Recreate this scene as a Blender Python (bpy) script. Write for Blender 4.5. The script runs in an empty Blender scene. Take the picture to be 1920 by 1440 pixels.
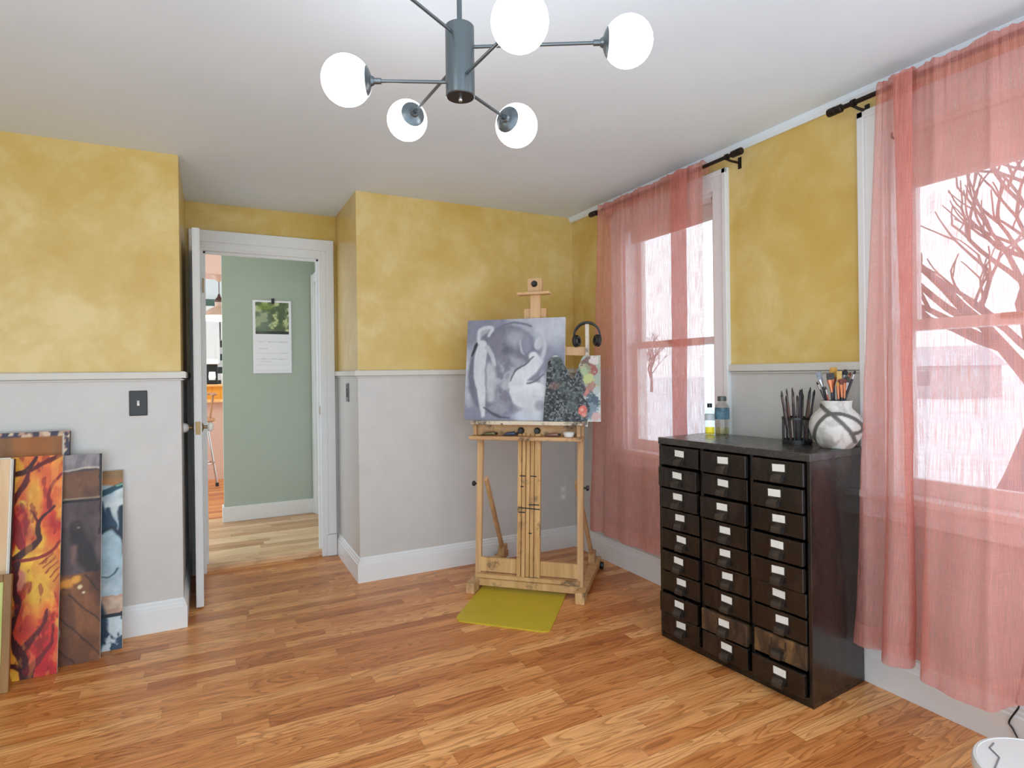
import bpy, bmesh, math, random
import numpy as np
from mathutils import Vector, Matrix
scene = bpy.context.scene
COL = scene.collection
PI = math.pi
random.seed(7)

# ------------------------------------------------------------------ camera, light, exposure
cam_d = bpy.data.cameras.new('camera'); cam = bpy.data.objects.new('camera', cam_d); COL.objects.link(cam)
cam_d.sensor_fit = 'HORIZONTAL'; cam_d.sensor_width = 36.0
cam_d.lens = 1105.7 / 1920 * 36.0
cam_d.shift_y = -19.7 / 1920
cam_d.clip_start = 0.02; cam_d.clip_end = 200
YAW = 0.4729
cam.matrix_world = Matrix.Translation((0, 0, 1.25)) @ Matrix.Rotation(-YAW, 4, 'Z') @ Matrix.Rotation(PI/2, 4, 'X') @ Matrix.Rotation(-0.0125, 4, 'Z')
scene.camera = cam

world = bpy.data.worlds.new('overcast'); scene.world = world; world.use_nodes = True
bg = world.node_tree.nodes['Background']
bg.inputs['Color'].default_value = (0.78, 0.90, 1.0, 1); bg.inputs['Strength'].default_value = 1.75
GLOBE_STRENGTH = 5.0
scene.view_settings.view_transform = 'Standard'; scene.view_settings.look = 'None'
scene.view_settings.exposure = 0.57; scene.view_settings.gamma = 1.0; scene.view_settings.use_curve_mapping = False

# ------------------------------------------------------------------ helpers: colour, materials
def lin(c):
    c = c/255.0
    return c/12.92 if c <= 0.04045 else ((c+0.055)/1.055)**2.4
def S(r, g, b): return (lin(r), lin(g), lin(b), 1.0)

class NT:
    def __init__(s, name):
        s.m = bpy.data.materials.new(name); s.m.use_nodes = True
        s.t = s.m.node_tree; s.n = s.t.nodes; s.b = s.n['Principled BSDF']; s.out = s.n['Material Output']
    def new(s, typ, **kw):
        n = s.n.new(typ)
        for k, v in kw.items():
            if k in n.inputs.keys(): n.inputs[k].default_value = v
            else: setattr(n, k, v)
        return n
    def link(s, a, b): s.t.links.new(a, b)
    def pos(s, obj=False):
        return s.new('ShaderNodeTexCoord').outputs['Object'] if obj else s.new('ShaderNodeNewGeometry').outputs['Position']
    def mapping(s, vec, scale=(1,1,1), rot=(0,0,0), loc=(0,0,0)):
        m = s.new('ShaderNodeMapping'); m.inputs['Scale'].default_value = scale; m.inputs['Rotation'].default_value = rot; m.inputs['Location'].default_value = loc
        s.link(vec, m.inputs['Vector']); return m.outputs['Vector']
    def noise(s, vec, scale=5, detail=4, rough=0.55, dist=0.0):
        n = s.new('ShaderNodeTexNoise'); n.inputs['Scale'].default_value = scale; n.inputs['Detail'].default_value = detail
        n.inputs['Roughness'].default_value = rough; n.inputs['Distortion'].default_value = dist
        s.link(vec, n.inputs['Vector']); return n.outputs['Fac']
    def ramp(s, fac, stops, interp='LINEAR'):
        r = s.new('ShaderNodeValToRGB'); e = r.color_ramp.elements; r.color_ramp.interpolation = interp
        while len(e) < len(stops): e.new(0.5)
        for i, (p, c) in enumerate(stops): e[i].position = p; e[i].color = c
        s.link(fac, r.inputs['Fac']); return r.outputs['Color']
    def mix(s, fac, a, b, mode='MIX'):
        m = s.new('ShaderNodeMix', data_type='RGBA', blend_type=mode)
        for sock, v in ((m.inputs[0], fac), (m.inputs[6], a), (m.inputs[7], b)):
            if hasattr(v, 'is_linked'): s.link(v, sock)
            else: sock.default_value = v
        return m.outputs[2]
    def math(s, op, a, b=0.0, c=None, clamp=False):
        m = s.new('ShaderNodeMath', operation=op, use_clamp=clamp)
        for i, v in enumerate((a, b, c)):
            if v is None: continue
            if hasattr(v, 'is_linked'): s.link(v, m.inputs[i])
            else: m.inputs[i].default_value = v
        return m.outputs[0]
    def bump(s, h, strength=0.2, dist=0.01):
        b = s.new('ShaderNodeBump'); b.inputs['Strength'].default_value = strength; b.inputs['Distance'].default_value = dist
        s.link(h, b.inputs['Height']); s.link(b.outputs['Normal'], s.b.inputs['Normal'])
    def set(s, **kw):
        for k, v in kw.items():
            k = {'color': 'Base Color', 'rough': 'Roughness', 'metal': 'Metallic', 'spec': 'Specular IOR Level'}.get(k, k)
            if hasattr(v, 'is_linked'): s.link(v, s.b.inputs[k])
            else: s.b.inputs[k].default_value = v
        return s

def plain(name, col, rough=0.5, metal=0.0, spec=0.5, var=0.06, scale=12):
    t = NT(name); p = t.pos(True)
    n = t.noise(p, scale, 3)
    d = tuple(c*(1-var) for c in col[:3])+(1,); l = tuple(min(1, c*(1+var)) for c in col[:3])+(1,)
    t.set(color=t.ramp(n, [(0.3, d), (0.7, l)]), rough=rough, metal=metal, spec=spec); return t.m

def wood(name, dark, light, scale=18, axis=(1, 1, 0.08), rough=0.5, stain=0.0, spots=None):
    t = NT(name); p = t.pos(True); v = t.mapping(p, axis)
    n = t.noise(v, scale, 6, 0.6, 1.2)
    c = t.ramp(n, [(0.3, dark), (0.65, light)])
    if stain:
        m = t.noise(p, 9, 5, 0.65); f = t.ramp(m, [(0.56, (0, 0, 0, 1)), (0.66, (1, 1, 1, 1))])
        ff = t.math('MULTIPLY', f, stain); c = t.mix(ff, c, S(70, 55, 42))
    if spots:
        m = t.noise(p, 34, 4, 0.7); f = t.ramp(m, [(0.60, (0, 0, 0, 1)), (0.66, (1, 1, 1, 1))])
        c = t.mix(f, c, spots)
    t.set(color=c, rough=rough); t.bump(n, 0.08, 0.003); return t.m

def vcol(name, rough=0.5, spec=0.4, bump=0.0, bscale=120):
    t = NT(name); a = t.new('ShaderNodeVertexColor', layer_name='Col')
    t.set(color=a.outputs['Color'], rough=rough, spec=spec)
    if bump: t.bump(t.noise(t.pos(True), bscale, 3), bump, 0.004)
    return t.m

M = {}
def build_materials():
    # two-tone sponged wall: yellow above the chair rail, warm grey below (a paint edge at 1.262 m)
    t = NT('wall_paint'); p = t.pos(); sep = t.new('ShaderNodeSeparateXYZ'); t.link(p, sep.inputs[0])
    n1 = t.noise(p, 2.2, 5, 0.6, 0.6); n2 = t.noise(p, 9, 4, 0.6, 0.3)
    n3 = t.ramp(t.noise(p, 3.4, 6, 0.62, 0.9), [(0.53, (0, 0, 0, 1)), (0.60, (1, 1, 1, 1))])
    mm = t.math('ADD', t.math('ADD', t.math('MULTIPLY', n1, 0.7), t.math('MULTIPLY', n2, 0.3)), t.math('MULTIPLY', n3, 0.045))
    ye = t.ramp(mm, [(0.36, S(206, 171, 86)), (0.5, S(214, 184, 108)), (0.64, S(225, 200, 136))])
    gr = t.ramp(n2, [(0.3, S(200, 197, 192)), (0.7, S(206, 203, 198))])
    up = t.math('GREATER_THAN', sep.outputs['Z'], 1.262)
    t.set(color=t.mix(up, gr, ye), rough=0.30, spec=0.5); t.bump(t.noise(p, 60, 3), 0.05, 0.004); M['wall'] = t.m
    t = NT('ceiling_paint'); p = t.pos(); n = t.noise(p, 1.4, 4, 0.6)
    t.set(color=t.ramp(n, [(0.35, S(222, 234, 243)), (0.65, S(228, 239, 247))]), rough=0.75, spec=0.2); t.bump(t.noise(p, 25, 5), 0.06, 0.006); M['ceiling'] = t.m
    M['trim'] = plain('trim_white', S(228, 229, 228), 0.35, var=0.015)
    M['doorwhite'] = plain('door_white', S(230, 231, 230), 0.38, var=0.015)
    M['rail'] = plain('rail_cream', S(212, 208, 198), 0.4, var=0.02)
    M['green'] = plain('hall_green', S(172, 184, 170), 0.6, var=0.03, scale=2)
    M['peach'] = plain('kitchen_peach', S(214, 172, 150), 0.6, var=0.03, scale=3)
    M['white'] = plain('white_plain', S(226, 226, 222), 0.45, var=0.02)
    M['darkgreen'] = plain('green_strip', S(88, 112, 98), 0.6)
    M['orangeboard'] = wood('orange_board', S(222, 146, 40), S(242, 176, 70), 10, rough=0.4)
    M['orangeedge'] = wood('orange_edge', S(226, 160, 90), S(244, 190, 124), 10, rough=0.4)
    # floors
    def planks(name, cols, w, l, seam, rough, gscale=1.0, grain=0.5):
        t = NT(name); p = t.pos(); sp = t.new('ShaderNodeSeparateXYZ'); t.link(p, sp.inputs[0])
        ys = t.math('DIVIDE', sp.outputs['Y'], w); row = t.math('FLOOR', ys); fy = t.math('FRACT', ys)
        wn = t.new('ShaderNodeTexWhiteNoise', noise_dimensions='1D'); t.link(row, wn.inputs['W'])
        xs = t.math('ADD', t.math('DIVIDE', sp.outputs['X'], l), t.math('MULTIPLY', wn.outputs['Value'], 9.0)); cell = t.math('FLOOR', xs); fx = t.math('FRACT', xs)
        cv = t.new('ShaderNodeCombineXYZ'); t.link(row, cv.inputs[0]); t.link(cell, cv.inputs[1])
        wn2 = t.new('ShaderNodeTexWhiteNoise', noise_dimensions='2D'); t.link(cv.outputs[0], wn2.inputs['Vector']); tone = wn2.outputs['Value']
        seam_f = t.math('MAXIMUM', t.math('LESS_THAN', fy, seam/w), t.math('LESS_THAN', fx, seam/l))
        off = t.new('ShaderNodeCombineXYZ'); t.link(t.math('MULTIPLY', tone, 13.7), off.inputs[0]); t.link(t.math('MULTIPLY', tone, 5.3), off.inputs[1]); t.link(t.math('MULTIPLY', tone, 9.1), off.inputs[2])
        vadd = t.new('ShaderNodeVectorMath', operation='ADD'); t.link(p, vadd.inputs[0]); t.link(off.outputs[0], vadd.inputs[1]); v = vadd.outputs[0]
        broad = t.noise(t.mapping(v, (1.3*gscale, 12*gscale, 1)), 1.0, 2, 0.45, 0.7)
        rings = t.math('FRACT', t.math('MULTIPLY', broad, 13.0))
        rm = t.ramp(rings, [(0.0, (0.62, 0.54, 0.46, 1)), (0.14, (0.78, 0.72, 0.66, 1)), (0.42, (1.0, 1.0, 1.0, 1)), (0.88, (1.10, 1.09, 1.08, 1)), (1.0, (0.68, 0.61, 0.54, 1))])
        fine = t.noise(t.mapping(v, (6, 150, 1)), 1.0, 4, 0.65)
        fm = t.ramp(fine, [(0.34, (0.78, 0.74, 0.70, 1)), (0.52, (1, 1, 1, 1)), (0.72, (1.08, 1.07, 1.06, 1))])
        base = t.ramp(tone, cols)
        c = t.mix(grain, base, t.mix(1.0, t.mix(1.0, base, rm, 'MULTIPLY'), fm, 'MULTIPLY'))
        c = t.mix(t.math('MULTIPLY', seam_f, 0.55), c, S(104, 56, 26))
        t.set(color=c, spec=0.5, rough=t.math('ADD', t.math('MULTIPLY', fine, 0.12), rough-0.05)); t.bump(fine, 0.03, 0.001); return t.m
    M['oak'] = planks('oak_laminate', [(0.0, S(190, 116, 60)), (0.35, S(210, 137, 76)), (0.65, S(222, 151, 89)), (1.0, S(236, 173, 110))], 0.063, 0.56, 0.0010, 0.33, 1.0, 0.95)
    M['maple'] = planks('maple_strip', [(0.0, S(186, 138, 92)), (0.4, S(214, 172, 126)), (0.75, S(224, 186, 140)), (1.0, S(232, 198, 154))], 0.085, 1.1, 0.0012, 0.35, 0.5, 0.45)
    M['kfloor'] = planks('kitchen_oak', [(0.0, S(168, 92, 40)), (0.5, S(198, 118, 56)), (1.0, S(216, 140, 74))], 0.085, 1.2, 0.001, 0.35, 0.6, 0.6)
    t = NT('checker_tile'); p = t.pos(); ck = t.new('ShaderNodeTexChecker'); ck.inputs['Scale'].default_value = 10.5
    ck.inputs['Color1'].default_value = S(212, 214, 212); ck.inputs['Color2'].default_value = S(40, 52, 50); t.link(t.mapping(p, (1, 0, 1), loc=(0.02, 0.5, 0.03)), ck.inputs['Vector'])
    t.set(color=ck.outputs['Color'], rough=0.25); M['tile'] = t.m
    # metals, plastics
    M['gunmetal'] = plain('gunmetal', S(104, 112, 116), 0.3, 0.8, var=0.03)
    M['darkcap'] = plain('dark_cap', S(102, 110, 114), 0.3, 0.7, var=0.03)
    M['bronze'] = plain('bronze_rod', S(44, 34, 30), 0.4, 0.6, var=0.1)
    M['black'] = plain('black_plastic', S(26, 26, 27), 0.35, var=0.05)
    M['blackmatte'] = plain('black_matte', S(34, 30, 32), 0.6, var=0.08)
    M['brass'] = plain('aged_brass', S(150, 126, 88), 0.4, 0.9, var=0.1)
    M['porcelain'] = plain('porcelain', S(236, 234, 228), 0.15, var=0.01)
    M['chrome'] = plain('chrome', S(190, 186, 180), 0.2, 1.0, var=0.02)
    M['greyplate'] = plain('grey_plate', S(96, 98, 96), 0.4, 0.4)
    M['silver'] = plain('silver_plastic', S(186, 188, 192), 0.3, 0.4, var=0.02)
    t = NT('globe_glass'); t.set(color=S(250, 250, 250), rough=0.3); t.b.inputs['Emission Color'].default_value = (0.95, 0.97, 1.0, 1); t.b.inputs['Emission Strength'].default_value = GLOBE_STRENGTH; M['globe'] = t.m
    t = NT('shade_glow'); t.set(color=S(255, 240, 215)); t.b.inputs['Emission Color'].default_value = (1.0, 0.88, 0.70, 1); t.b.inputs['Emission Strength'].default_value = 5.0; M['glow'] = t.m
    M['tanshade'] = plain('tan_glass', S(196, 160, 136), 0.4)
    M['brown'] = plain('brown_metal', S(84, 62, 52), 0.4, 0.5)
    # cabinet
    t = NT('cabinet_black'); p = t.pos(True); n = t.noise(t.mapping(p, (1, 1, 0.35)), 11, 6, 0.65, 0.4); n2 = t.noise(p, 45, 4, 0.7)
    c = t.ramp(n, [(0.30, S(15, 12, 11)), (0.56, S(28, 22, 19)), (0.74, S(62, 47, 36))])
    sc = t.ramp(n2, [(0.66, (0, 0, 0, 1)), (0.74, (1, 1, 1, 1))]); c = t.mix(t.math('MULTIPLY', sc, 0.35), c, S(112, 100, 90))
    t.set(color=c, rough=t.math('ADD', t.math('MULTIPLY', n, 0.3), 0.12), spec=0.55); t.bump(n2, 0.06, 0.002); t.set(**{'Coat Weight': 0.2, 'Coat Roughness': 0.12}); M['cabinet'] = t.m
    t = NT('cabinet_top_sheen'); p = t.pos(True); n = t.noise(t.mapping(p, (0.6, 1.6, 1)), 9, 6, 0.7, 0.5)
    t.set(color=t.ramp(n, [(0.34, S(44, 41, 38)), (0.55, S(66, 63, 60)), (0.72, S(100, 90, 80))]), rough=t.math('ADD', t.math('MULTIPLY', n, 0.25), 0.14), spec=0.9, metal=0.25); M['cabtop_sheen'] = t.m  # greyer than the black carcass: window reflection on the top put into the colour
    t = NT('cabinet_worn'); p = t.pos(True); n = t.noise(t.mapping(p, (1, 1.4, 0.5)), 13, 6, 0.7, 0.8)
    t.set(color=t.ramp(n, [(0.34, S(40, 32, 27)), (0.52, S(78, 58, 40)), (0.68, S(128, 96, 60))]), rough=0.45); M['worn'] = t.m
    M['pull'] = plain('steel_pull', S(84, 76, 70), 0.35, 0.75, var=0.25, scale=30)
    M['card'] = plain('label_card', S(228, 226, 218), 0.6, var=0.03, scale=60)
    # easel
    M['easel'] = wood('easel_pine', S(184, 138, 90), S(218, 178, 130), 14, rough=0.55, stain=0.25)
    M['easeldirty'] = wood('easel_pine_painted', S(186, 140, 88), S(220, 178, 124), 12, rough=0.55, stain=0.75)
    M['easelslot'] = wood('easel_slotted', S(176, 126, 70), S(222, 178, 118), 22, (1, 1, 0.05), rough=0.5, stain=0.7)
    M['easellight'] = wood('easel_light', S(206, 162, 114), S(222, 182, 136), 12, rough=0.5)
    M['tray'] = wood('easel_tray', S(176, 126, 84), S(216, 176, 126), 12, (0.2, 1, 1), rough=0.55, stain=0.9)
    M['ledge'] = wood('easel_ledge', S(206, 188, 162), S(226, 212, 190), 14, (0.15, 1, 1), rough=0.5, stain=0.95, spots=S(120, 50, 46))
    M['stick'] = wood('stick_paint', S(206, 194, 176), S(226, 216, 198), 30, rough=0.5, stain=0.9, spots=S(150, 90, 66))
    M['mat'] = plain('yellow_rubber', S(196, 172, 40), 0.5, var=0.05, scale=5)
    M['art'] = vcol('oil_paint', 0.42, 0.4, 0.25, 160)
    M['artthick'] = vcol('thick_paint', 0.35, 0.5, 0.8, 90)
    M['canvasedge'] = plain('canvas_edge', S(226, 220, 208), 0.7, var=0.04)
    M['dkedge'] = plain('dark_canvas_edge', S(66, 52, 56), 0.7, var=0.3, scale=30)
    M['pinewood'] = wood('stretcher_pine', S(214, 176, 132), S(232, 200, 160), 10, rough=0.6)
    M['barkframe'] = wood('brown_frame', S(120, 84, 44), S(158, 116, 66), 14, rough=0.5)
    M['ceramic'] = vcol('vase_ceramic', 0.55, 0.4, 0.12, 60)
    M['handle_dark'] = plain('handle_dark', S(44, 40, 46), 0.35)
    M['handle_navy'] = plain('handle_navy', S(40, 48, 64), 0.3)
    M['handle_red'] = plain('handle_red', S(150, 66, 44), 0.35)
    M['handle_brown'] = plain('handle_brown', S(96, 62, 48), 0.4, var=0.4, scale=40)
    M['handle_stain'] = plain('handle_stained', S(92, 78, 74), 0.5, var=0.5, scale=40)
    M['ferrule'] = plain('copper_ferrule', S(188, 116, 82), 0.28, 0.8)
    M['ferrule_s'] = plain('steel_ferrule', S(176, 176, 178), 0.28, 0.9)
    for k, c in dict(b_gold=(176, 128, 50), b_dark=(58, 54, 50), b_grey=(122, 128, 138), b_black=(30, 30, 34), b_tan=(196, 160, 90), b_red=(104, 50, 40)).items():
        M[k] = plain('bristle_'+k, S(*c), 0.7, var=0.25, scale=60)
    # clear things
    def clear(name, tint, glossy=0.08, extra=None):
        t = NT(name); tr = t.new('ShaderNodeBsdfTransparent'); tr.inputs[0].default_value = tint
        gl = t.new('ShaderNodeBsdfGlossy'); gl.inputs['Roughness'].default_value = 0.03
        lw = t.new('ShaderNodeLayerWeight', Blend=0.25); f = t.math('ADD', t.math('MULTIPLY', lw.outputs['Facing'], 0.35), glossy, clamp=True)
        mx = t.new('ShaderNodeMixShader'); t.link(f, mx.inputs[0]); t.link(tr.outputs[0], mx.inputs[1]); t.link(gl.outputs[0], mx.inputs[2])
        t.link(mx.outputs[0], t.out.inputs['Surface']); return t.m
    M['pane'] = clear('window_glass', (0.96, 0.98, 0.97, 1), 0.03)
    M['bottle'] = clear('clear_plastic', (0.88, 0.91, 0.90, 1), 0.06)
    M['oil'] = clear('yellow_oil', (0.93, 0.78, 0.20, 1), 0.03)
    M['paleoil'] = clear('pale_oil', (0.92, 0.93, 0.70, 1), 0.03)
    M['bluelabel'] = plain('blue_label', S(84, 118, 134), 0.5, var=0.45, scale=40)
    M['whitelabel'] = plain('white_label', S(206, 212, 216), 0.5)
    # sheer linen
    t = NT('rose_linen'); uv = t.new('ShaderNodeUVMap', uv_map='UVMap').outputs[0]; sep = t.new('ShaderNodeSeparateXYZ'); t.link(uv, sep.inputs[0])
    n1 = t.noise(t.mapping(uv, (330, 9, 1)), 1.0, 3, 0.6); n2 = t.noise(t.mapping(uv, (7, 300, 1)), 1.0, 3, 0.6); n3 = t.noise(t.mapping(uv, (900, 900, 1)), 1.0, 1)
    th = t.math('ADD', t.math('MULTIPLY', t.math('SUBTRACT', n1, 0.5), 1.2), t.math('MULTIPLY', t.math('SUBTRACT', n2, 0.5), 0.4))
    op = t.math('ADD', 0.60, th, clamp=True)
    hem = t.math('LESS_THAN', sep.outputs['Y'], 0.085)
    op = t.math('ADD', op, t.math('MULTIPLY', hem, 0.12), clamp=True)
    op = t.math('MAXIMUM', op, 0.30); op = t.math('MINIMUM', op, 0.93)
    n5 = t.noise(uv, 7, 3)
    col = t.ramp(n5, [(0.3, S(224, 149, 138)), (0.7, S(231, 161, 149))])
    df = t.new('ShaderNodeBsdfDiffuse'); t.link(col, df.inputs[0]); tl = t.new('ShaderNodeBsdfTranslucent'); t.link(col, tl.inputs[0])
    cl = t.new('ShaderNodeMixShader'); cl.inputs[0].default_value = 0.35; t.link(df.outputs[0], cl.inputs[1]); t.link(tl.outputs[0], cl.inputs[2])
    tr = t.new('ShaderNodeBsdfTransparent'); mx = t.new('ShaderNodeMixShader'); t.link(op, mx.inputs[0]); t.link(tr.outputs[0], mx.inputs[1]); t.link(cl.outputs[0], mx.inputs[2])
    t.link(mx.outputs[0], t.out.inputs['Surface']); M['linen'] = t.m
    M['shade'] = plain('roller_shade', S(222, 214, 206), 0.8, var=0.02)
    M['snow'] = plain('snow', S(226, 230, 236), 0.8, var=0.05, scale=1)
    M['bark'] = plain('tree_bark', S(122, 114, 116), 0.9, var=0.2, scale=6)
    M['siding'] = plain('house_siding', S(196, 194, 198), 0.8, var=0.1, scale=2)
    M['housepane'] = plain('house_window', S(158, 160, 168), 0.3)
    M['roof'] = plain('snowy_roof', S(206, 210, 218), 0.8)
    M['stoolwood'] = wood('stool_wood', S(150, 96, 56), S(190, 134, 84), 14, rough=0.4)
    M['whiteplastic'] = plain('white_plastic', S(222, 224, 222), 0.3, var=0.01)
    M['greyline'] = plain('grey_line', S(120, 122, 124), 0.4)
build_materials()

# ------------------------------------------------------------------ helpers: geometry
def obj(name, bm, mat, parent=None, smooth=False):
    me = bpy.data.meshes.new(name); bm.normal_update(); bm.to_mesh(me); bm.free()
    o = bpy.data.objects.new(name, me); COL.objects.link(o)
    for m in (mat if isinstance(mat, (list, tuple)) else [mat]): me.materials.append(m)
    if smooth:
        me.polygons.foreach_set('use_smooth', [True]*len(me.polygons))
        try: me.set_sharp_from_angle(angle=math.radians(38))
        except Exception: pass
    if parent is not None: o.parent = parent
    return o
def tag(o, label, cat, group=None):
    o['label'] = label; o['category'] = cat
    if group: o['group'] = group
    return o
def thing(name, label, cat, loc=(0, 0, 0), rz=0, group=None):
    o = bpy.data.objects.new(name, None); COL.objects.link(o); o.location = loc; o.rotation_euler = (0, 0, rz); o.empty_display_size = 0.05
    return tag(o, label, cat, group)
def struct(o, label, cat):
    tag(o, label, cat); o['kind'] = 'structure'; return o
def box(bm, x0, x1, y0, y1, z0, z1, bev=0.0, mi=0):
    vs = [bm.verts.new(p) for p in ((x0,y0,z0),(x1,y0,z0),(x1,y1,z0),(x0,y1,z0),(x0,y0,z1),(x1,y0,z1),(x1,y1,z1),(x0,y1,z1))]
    fs = [bm.faces.new([vs[i] for i in f]) for f in ((3,2,1,0),(4,5,6,7),(0,1,5,4),(1,2,6,5),(2,3,7,6),(3,0,4,7))]
    for f in fs: f.material_index = mi
    if bev:
        es = list({e for f in fs for e in f.edges})
        bmesh.ops.bevel(bm, geom=es, offset=bev, segments=2, affect='EDGES', profile=0.5)
    return vs
def boxes(*args, bev=0.0):
    bm = bmesh.new()
    for a in args: box(bm, *a, bev=bev)
    return bm
def tube(bm, pts, r, n=10, caps=True, r1=None, mi=0):
    pts = [Vector(p) for p in pts]; rings = []
    m = len(pts)
    up = Vector((0, 0, 1)); d0 = (pts[1]-pts[0]).normalized()
    if abs(d0.dot(up)) > 0.95: up = Vector((1, 0, 0))
    for i, p in enumerate(pts):
        d = (pts[min(i+1, m-1)]-pts[max(i-1, 0)]).normalized()
        a = d.cross(up).normalized(); b = a.cross(d).normalized(); up = b
        rr = r[i] if isinstance(r, (list, tuple)) else (r if r1 is None else r+(r1-r)*i/(m-1))
        rings.append([bm.verts.new(p+a*math.cos(2*PI*k/n)*rr+b*math.sin(2*PI*k/n)*rr) for k in range(n)])
    for i in range(m-1):
        for k in range(n):
            f = bm.faces.new((rings[i][k], rings[i][(k+1) % n], rings[i+1][(k+1) % n], rings[i+1][k])); f.material_index = mi
    if caps: bm.faces.new(rings[0][::-1]); bm.faces.new(rings[-1])
    return rings
def lathe(bm, prof, n=32, c=(0, 0, 0), axis=None, mi=0):
    """prof: list of (radius, height along axis)"""
    ax = Vector(axis).normalized() if axis is not None else Vector((0, 0, 1))
    ref = Vector((0, 0, 1)) if abs(ax.z) < 0.9 else Vector((1, 0, 0))
    a = (ref-ax*ref.dot(ax)).normalized(); b = ax.cross(a); c = Vector(c); rings = []
    for r, z in prof:
        if r < 1e-6: rings.append([bm.verts.new(c+ax*z)])
        else: rings.append([bm.verts.new(c+ax*z+(a*math.cos(2*PI*k/n)+b*math.sin(2*PI*k/n))*r) for k in range(n)])
    for i in range(len(rings)-1):
        p, q = rings[i], rings[i+1]
        for k in range(n):
            k2 = (k+1) % n
            vs = [p[k % len(p)], p[k2 % len(p)], q[k2 % len(q)], q[k % len(q)]]
            u = []
            for v in vs:
                if v not in u: u.append(v)
            if len(u) >= 3:
                f = bm.faces.new(u); f.material_index = mi
    return rings
def prism(bm, poly, o, ux, uy, un, t, mi=0):
    """extrude polygon (u,v) by thickness t along un"""
    o, ux, uy, un = Vector(o), Vector(ux), Vector(uy), Vector(un)
    f0 = [bm.verts.new(o+ux*u+uy*v) for u, v in poly]; f1 = [bm.verts.new(o+ux*u+uy*v+un*t) for u, v in poly]
    n = len(poly)
    a = bm.faces.new(f0); b = bm.faces.new(f1[::-1]); fs = [a, b]
    for i in range(n): fs.append(bm.faces.new((f0[i], f1[i], f1[(i+1) % n], f0[(i+1) % n])))
    for f in fs: f.material_index = mi
    bmesh.ops.recalc_face_normals(bm, faces=fs)
def obox(bm, c, ax, ay, az, sx, sy, sz, bev=0.0):
    """box with centre c, half-axes from unit vectors"""
    c, ax, ay, az = Vector(c), Vector(ax).normalized(), Vector(ay).normalized(), Vector(az).normalized()
    vs = box(bm, -sx/2, sx/2, -sy/2, sy/2, -sz/2, sz/2)
    for v in vs: v.co = c+ax*v.co.x+ay*v.co.y+az*v.co.z
    if bev:
        es = list({e for v in vs for e in v.link_edges}); bmesh.ops.bevel(bm, geom=es, offset=bev, segments=2, affect='EDGES')
def beam(bm, p, q, w, t, side=(1, 0, 0), bev=0.0):
    p, q = Vector(p), Vector(q); d = q-p; z = d.normalized(); x = Vector(side); x = (x-z*x.dot(z)).normalized(); y = z.cross(x)
    obox(bm, (p+q)/2, x, y, z, w, t, d.length, bev)
def sphere(bm, c, r, n=24, m=14, sc=(1, 1, 1)):
    b = bmesh.ops.create_uvsphere(bm, u_segments=n, v_segments=m, radius=r)
    for v in b['verts']: v.co = Vector((v.co.x*sc[0], v.co.y*sc[1], v.co.z*sc[2]))+Vector(c)
def catmull(P, n):
    P = np.array(P, float); m = len(P); ts = np.linspace(0, m-1, n); i = np.clip(ts.astype(int), 0, m-2); t = (ts-i)[:, None]
    p0, p1, p2, p3 = P[np.clip(i-1, 0, m-1)], P[i], P[i+1], P[np.clip(i+2, 0, m-1)]
    return 0.5*((2*p1)+(-p0+p2)*t+(2*p0-5*p1+4*p2-p3)*t**2+(-p0+3*p1-3*p2+p3)*t**3)

# ------------------------------------------------------------------ painting by numbers: colours per vertex
def vnoise(U, V, seed, freq, octaves=4, fu=1.0, fv=1.0):
    out = np.zeros_like(U); amp = 1.0; tot = 0
    for o in range(octaves):
        rng = np.random.RandomState(seed+o*17); G = rng.rand(64, 64); f = freq*2**o
        x, y = U*f*fu+o*7.3+100, V*f*fv+o*3.1+100; xi, yi = np.floor(x).astype(int), np.floor(y).astype(int)
        xf, yf = x-xi, y-yi; xf = xf*xf*(3-2*xf); yf = yf*yf*(3-2*yf); g = lambda a, b: G[a % 64, b % 64]
        out += amp*((g(xi, yi)*(1-xf)+g(xi+1, yi)*xf)*(1-yf)+(g(xi, yi+1)*(1-xf)+g(xi+1, yi+1)*xf)*yf); tot += amp; amp *= 0.5
    return out/tot
def sst(a, b, x): t = np.clip((x-a)/(b-a), 0, 1); return t*t*(3-2*t)
def pline(U, V, pts, w, soft):
    d = np.full_like(U, 9.0); W = np.zeros_like(U)
    pts = [p if len(p) == 3 else (p[0], p[1], w) for p in pts]
    if len(pts) > 2: pts = [tuple(q) for q in catmull(pts, (len(pts)-1)*6+1)]
    best = np.full_like(U, -9.0)
    for (x0, y0, w0), (x1, y1, w1) in zip(pts[:-1], pts[1:]):
        L2 = (x1-x0)**2+(y1-y0)**2+1e-12; t = np.clip(((U-x0)*(x1-x0)+(V-y0)*(y1-y0))/L2, 0, 1)
        dd = np.hypot(U-(x0+t*(x1-x0)), V-(y0+t*(y1-y0))); best = np.maximum(best, (w0+(w1-w0)*t)-dd)
    return sst(-soft, soft, best)
def ell(U, V, cx, cy, rx, ry, soft, rot=0):
    c, s = math.cos(rot), math.sin(rot); x, y = U-cx, V-cy; x, y = c*x+s*y, -s*x+c*y
    return 1-sst(1-soft, 1+soft, np.hypot(x/rx, y/ry))
class Paint:
    def __init__(s, U, V, base): s.U, s.V = U, V; s.c = np.zeros(U.shape+(3,)); s.c[:] = base
    def lay(s, mask, col, a=1.0): m = (mask*a)[..., None]; s.c = s.c*(1-m)+np.array(col, float)*m
    def vary(s, seed, freq, amt, fu=1, fv=1): n = vnoise(s.U, s.V, seed, freq, 4, fu, fv); s.c = np.clip(s.c*(1+(n-0.5)[..., None]*2*amt), 0, 255)
def srgb2lin(c): c = np.clip(c, 0, 255)/255; return np.where(c <= 0.04045, c/12.92, ((c+0.055)/1.055)**2.4)
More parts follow.
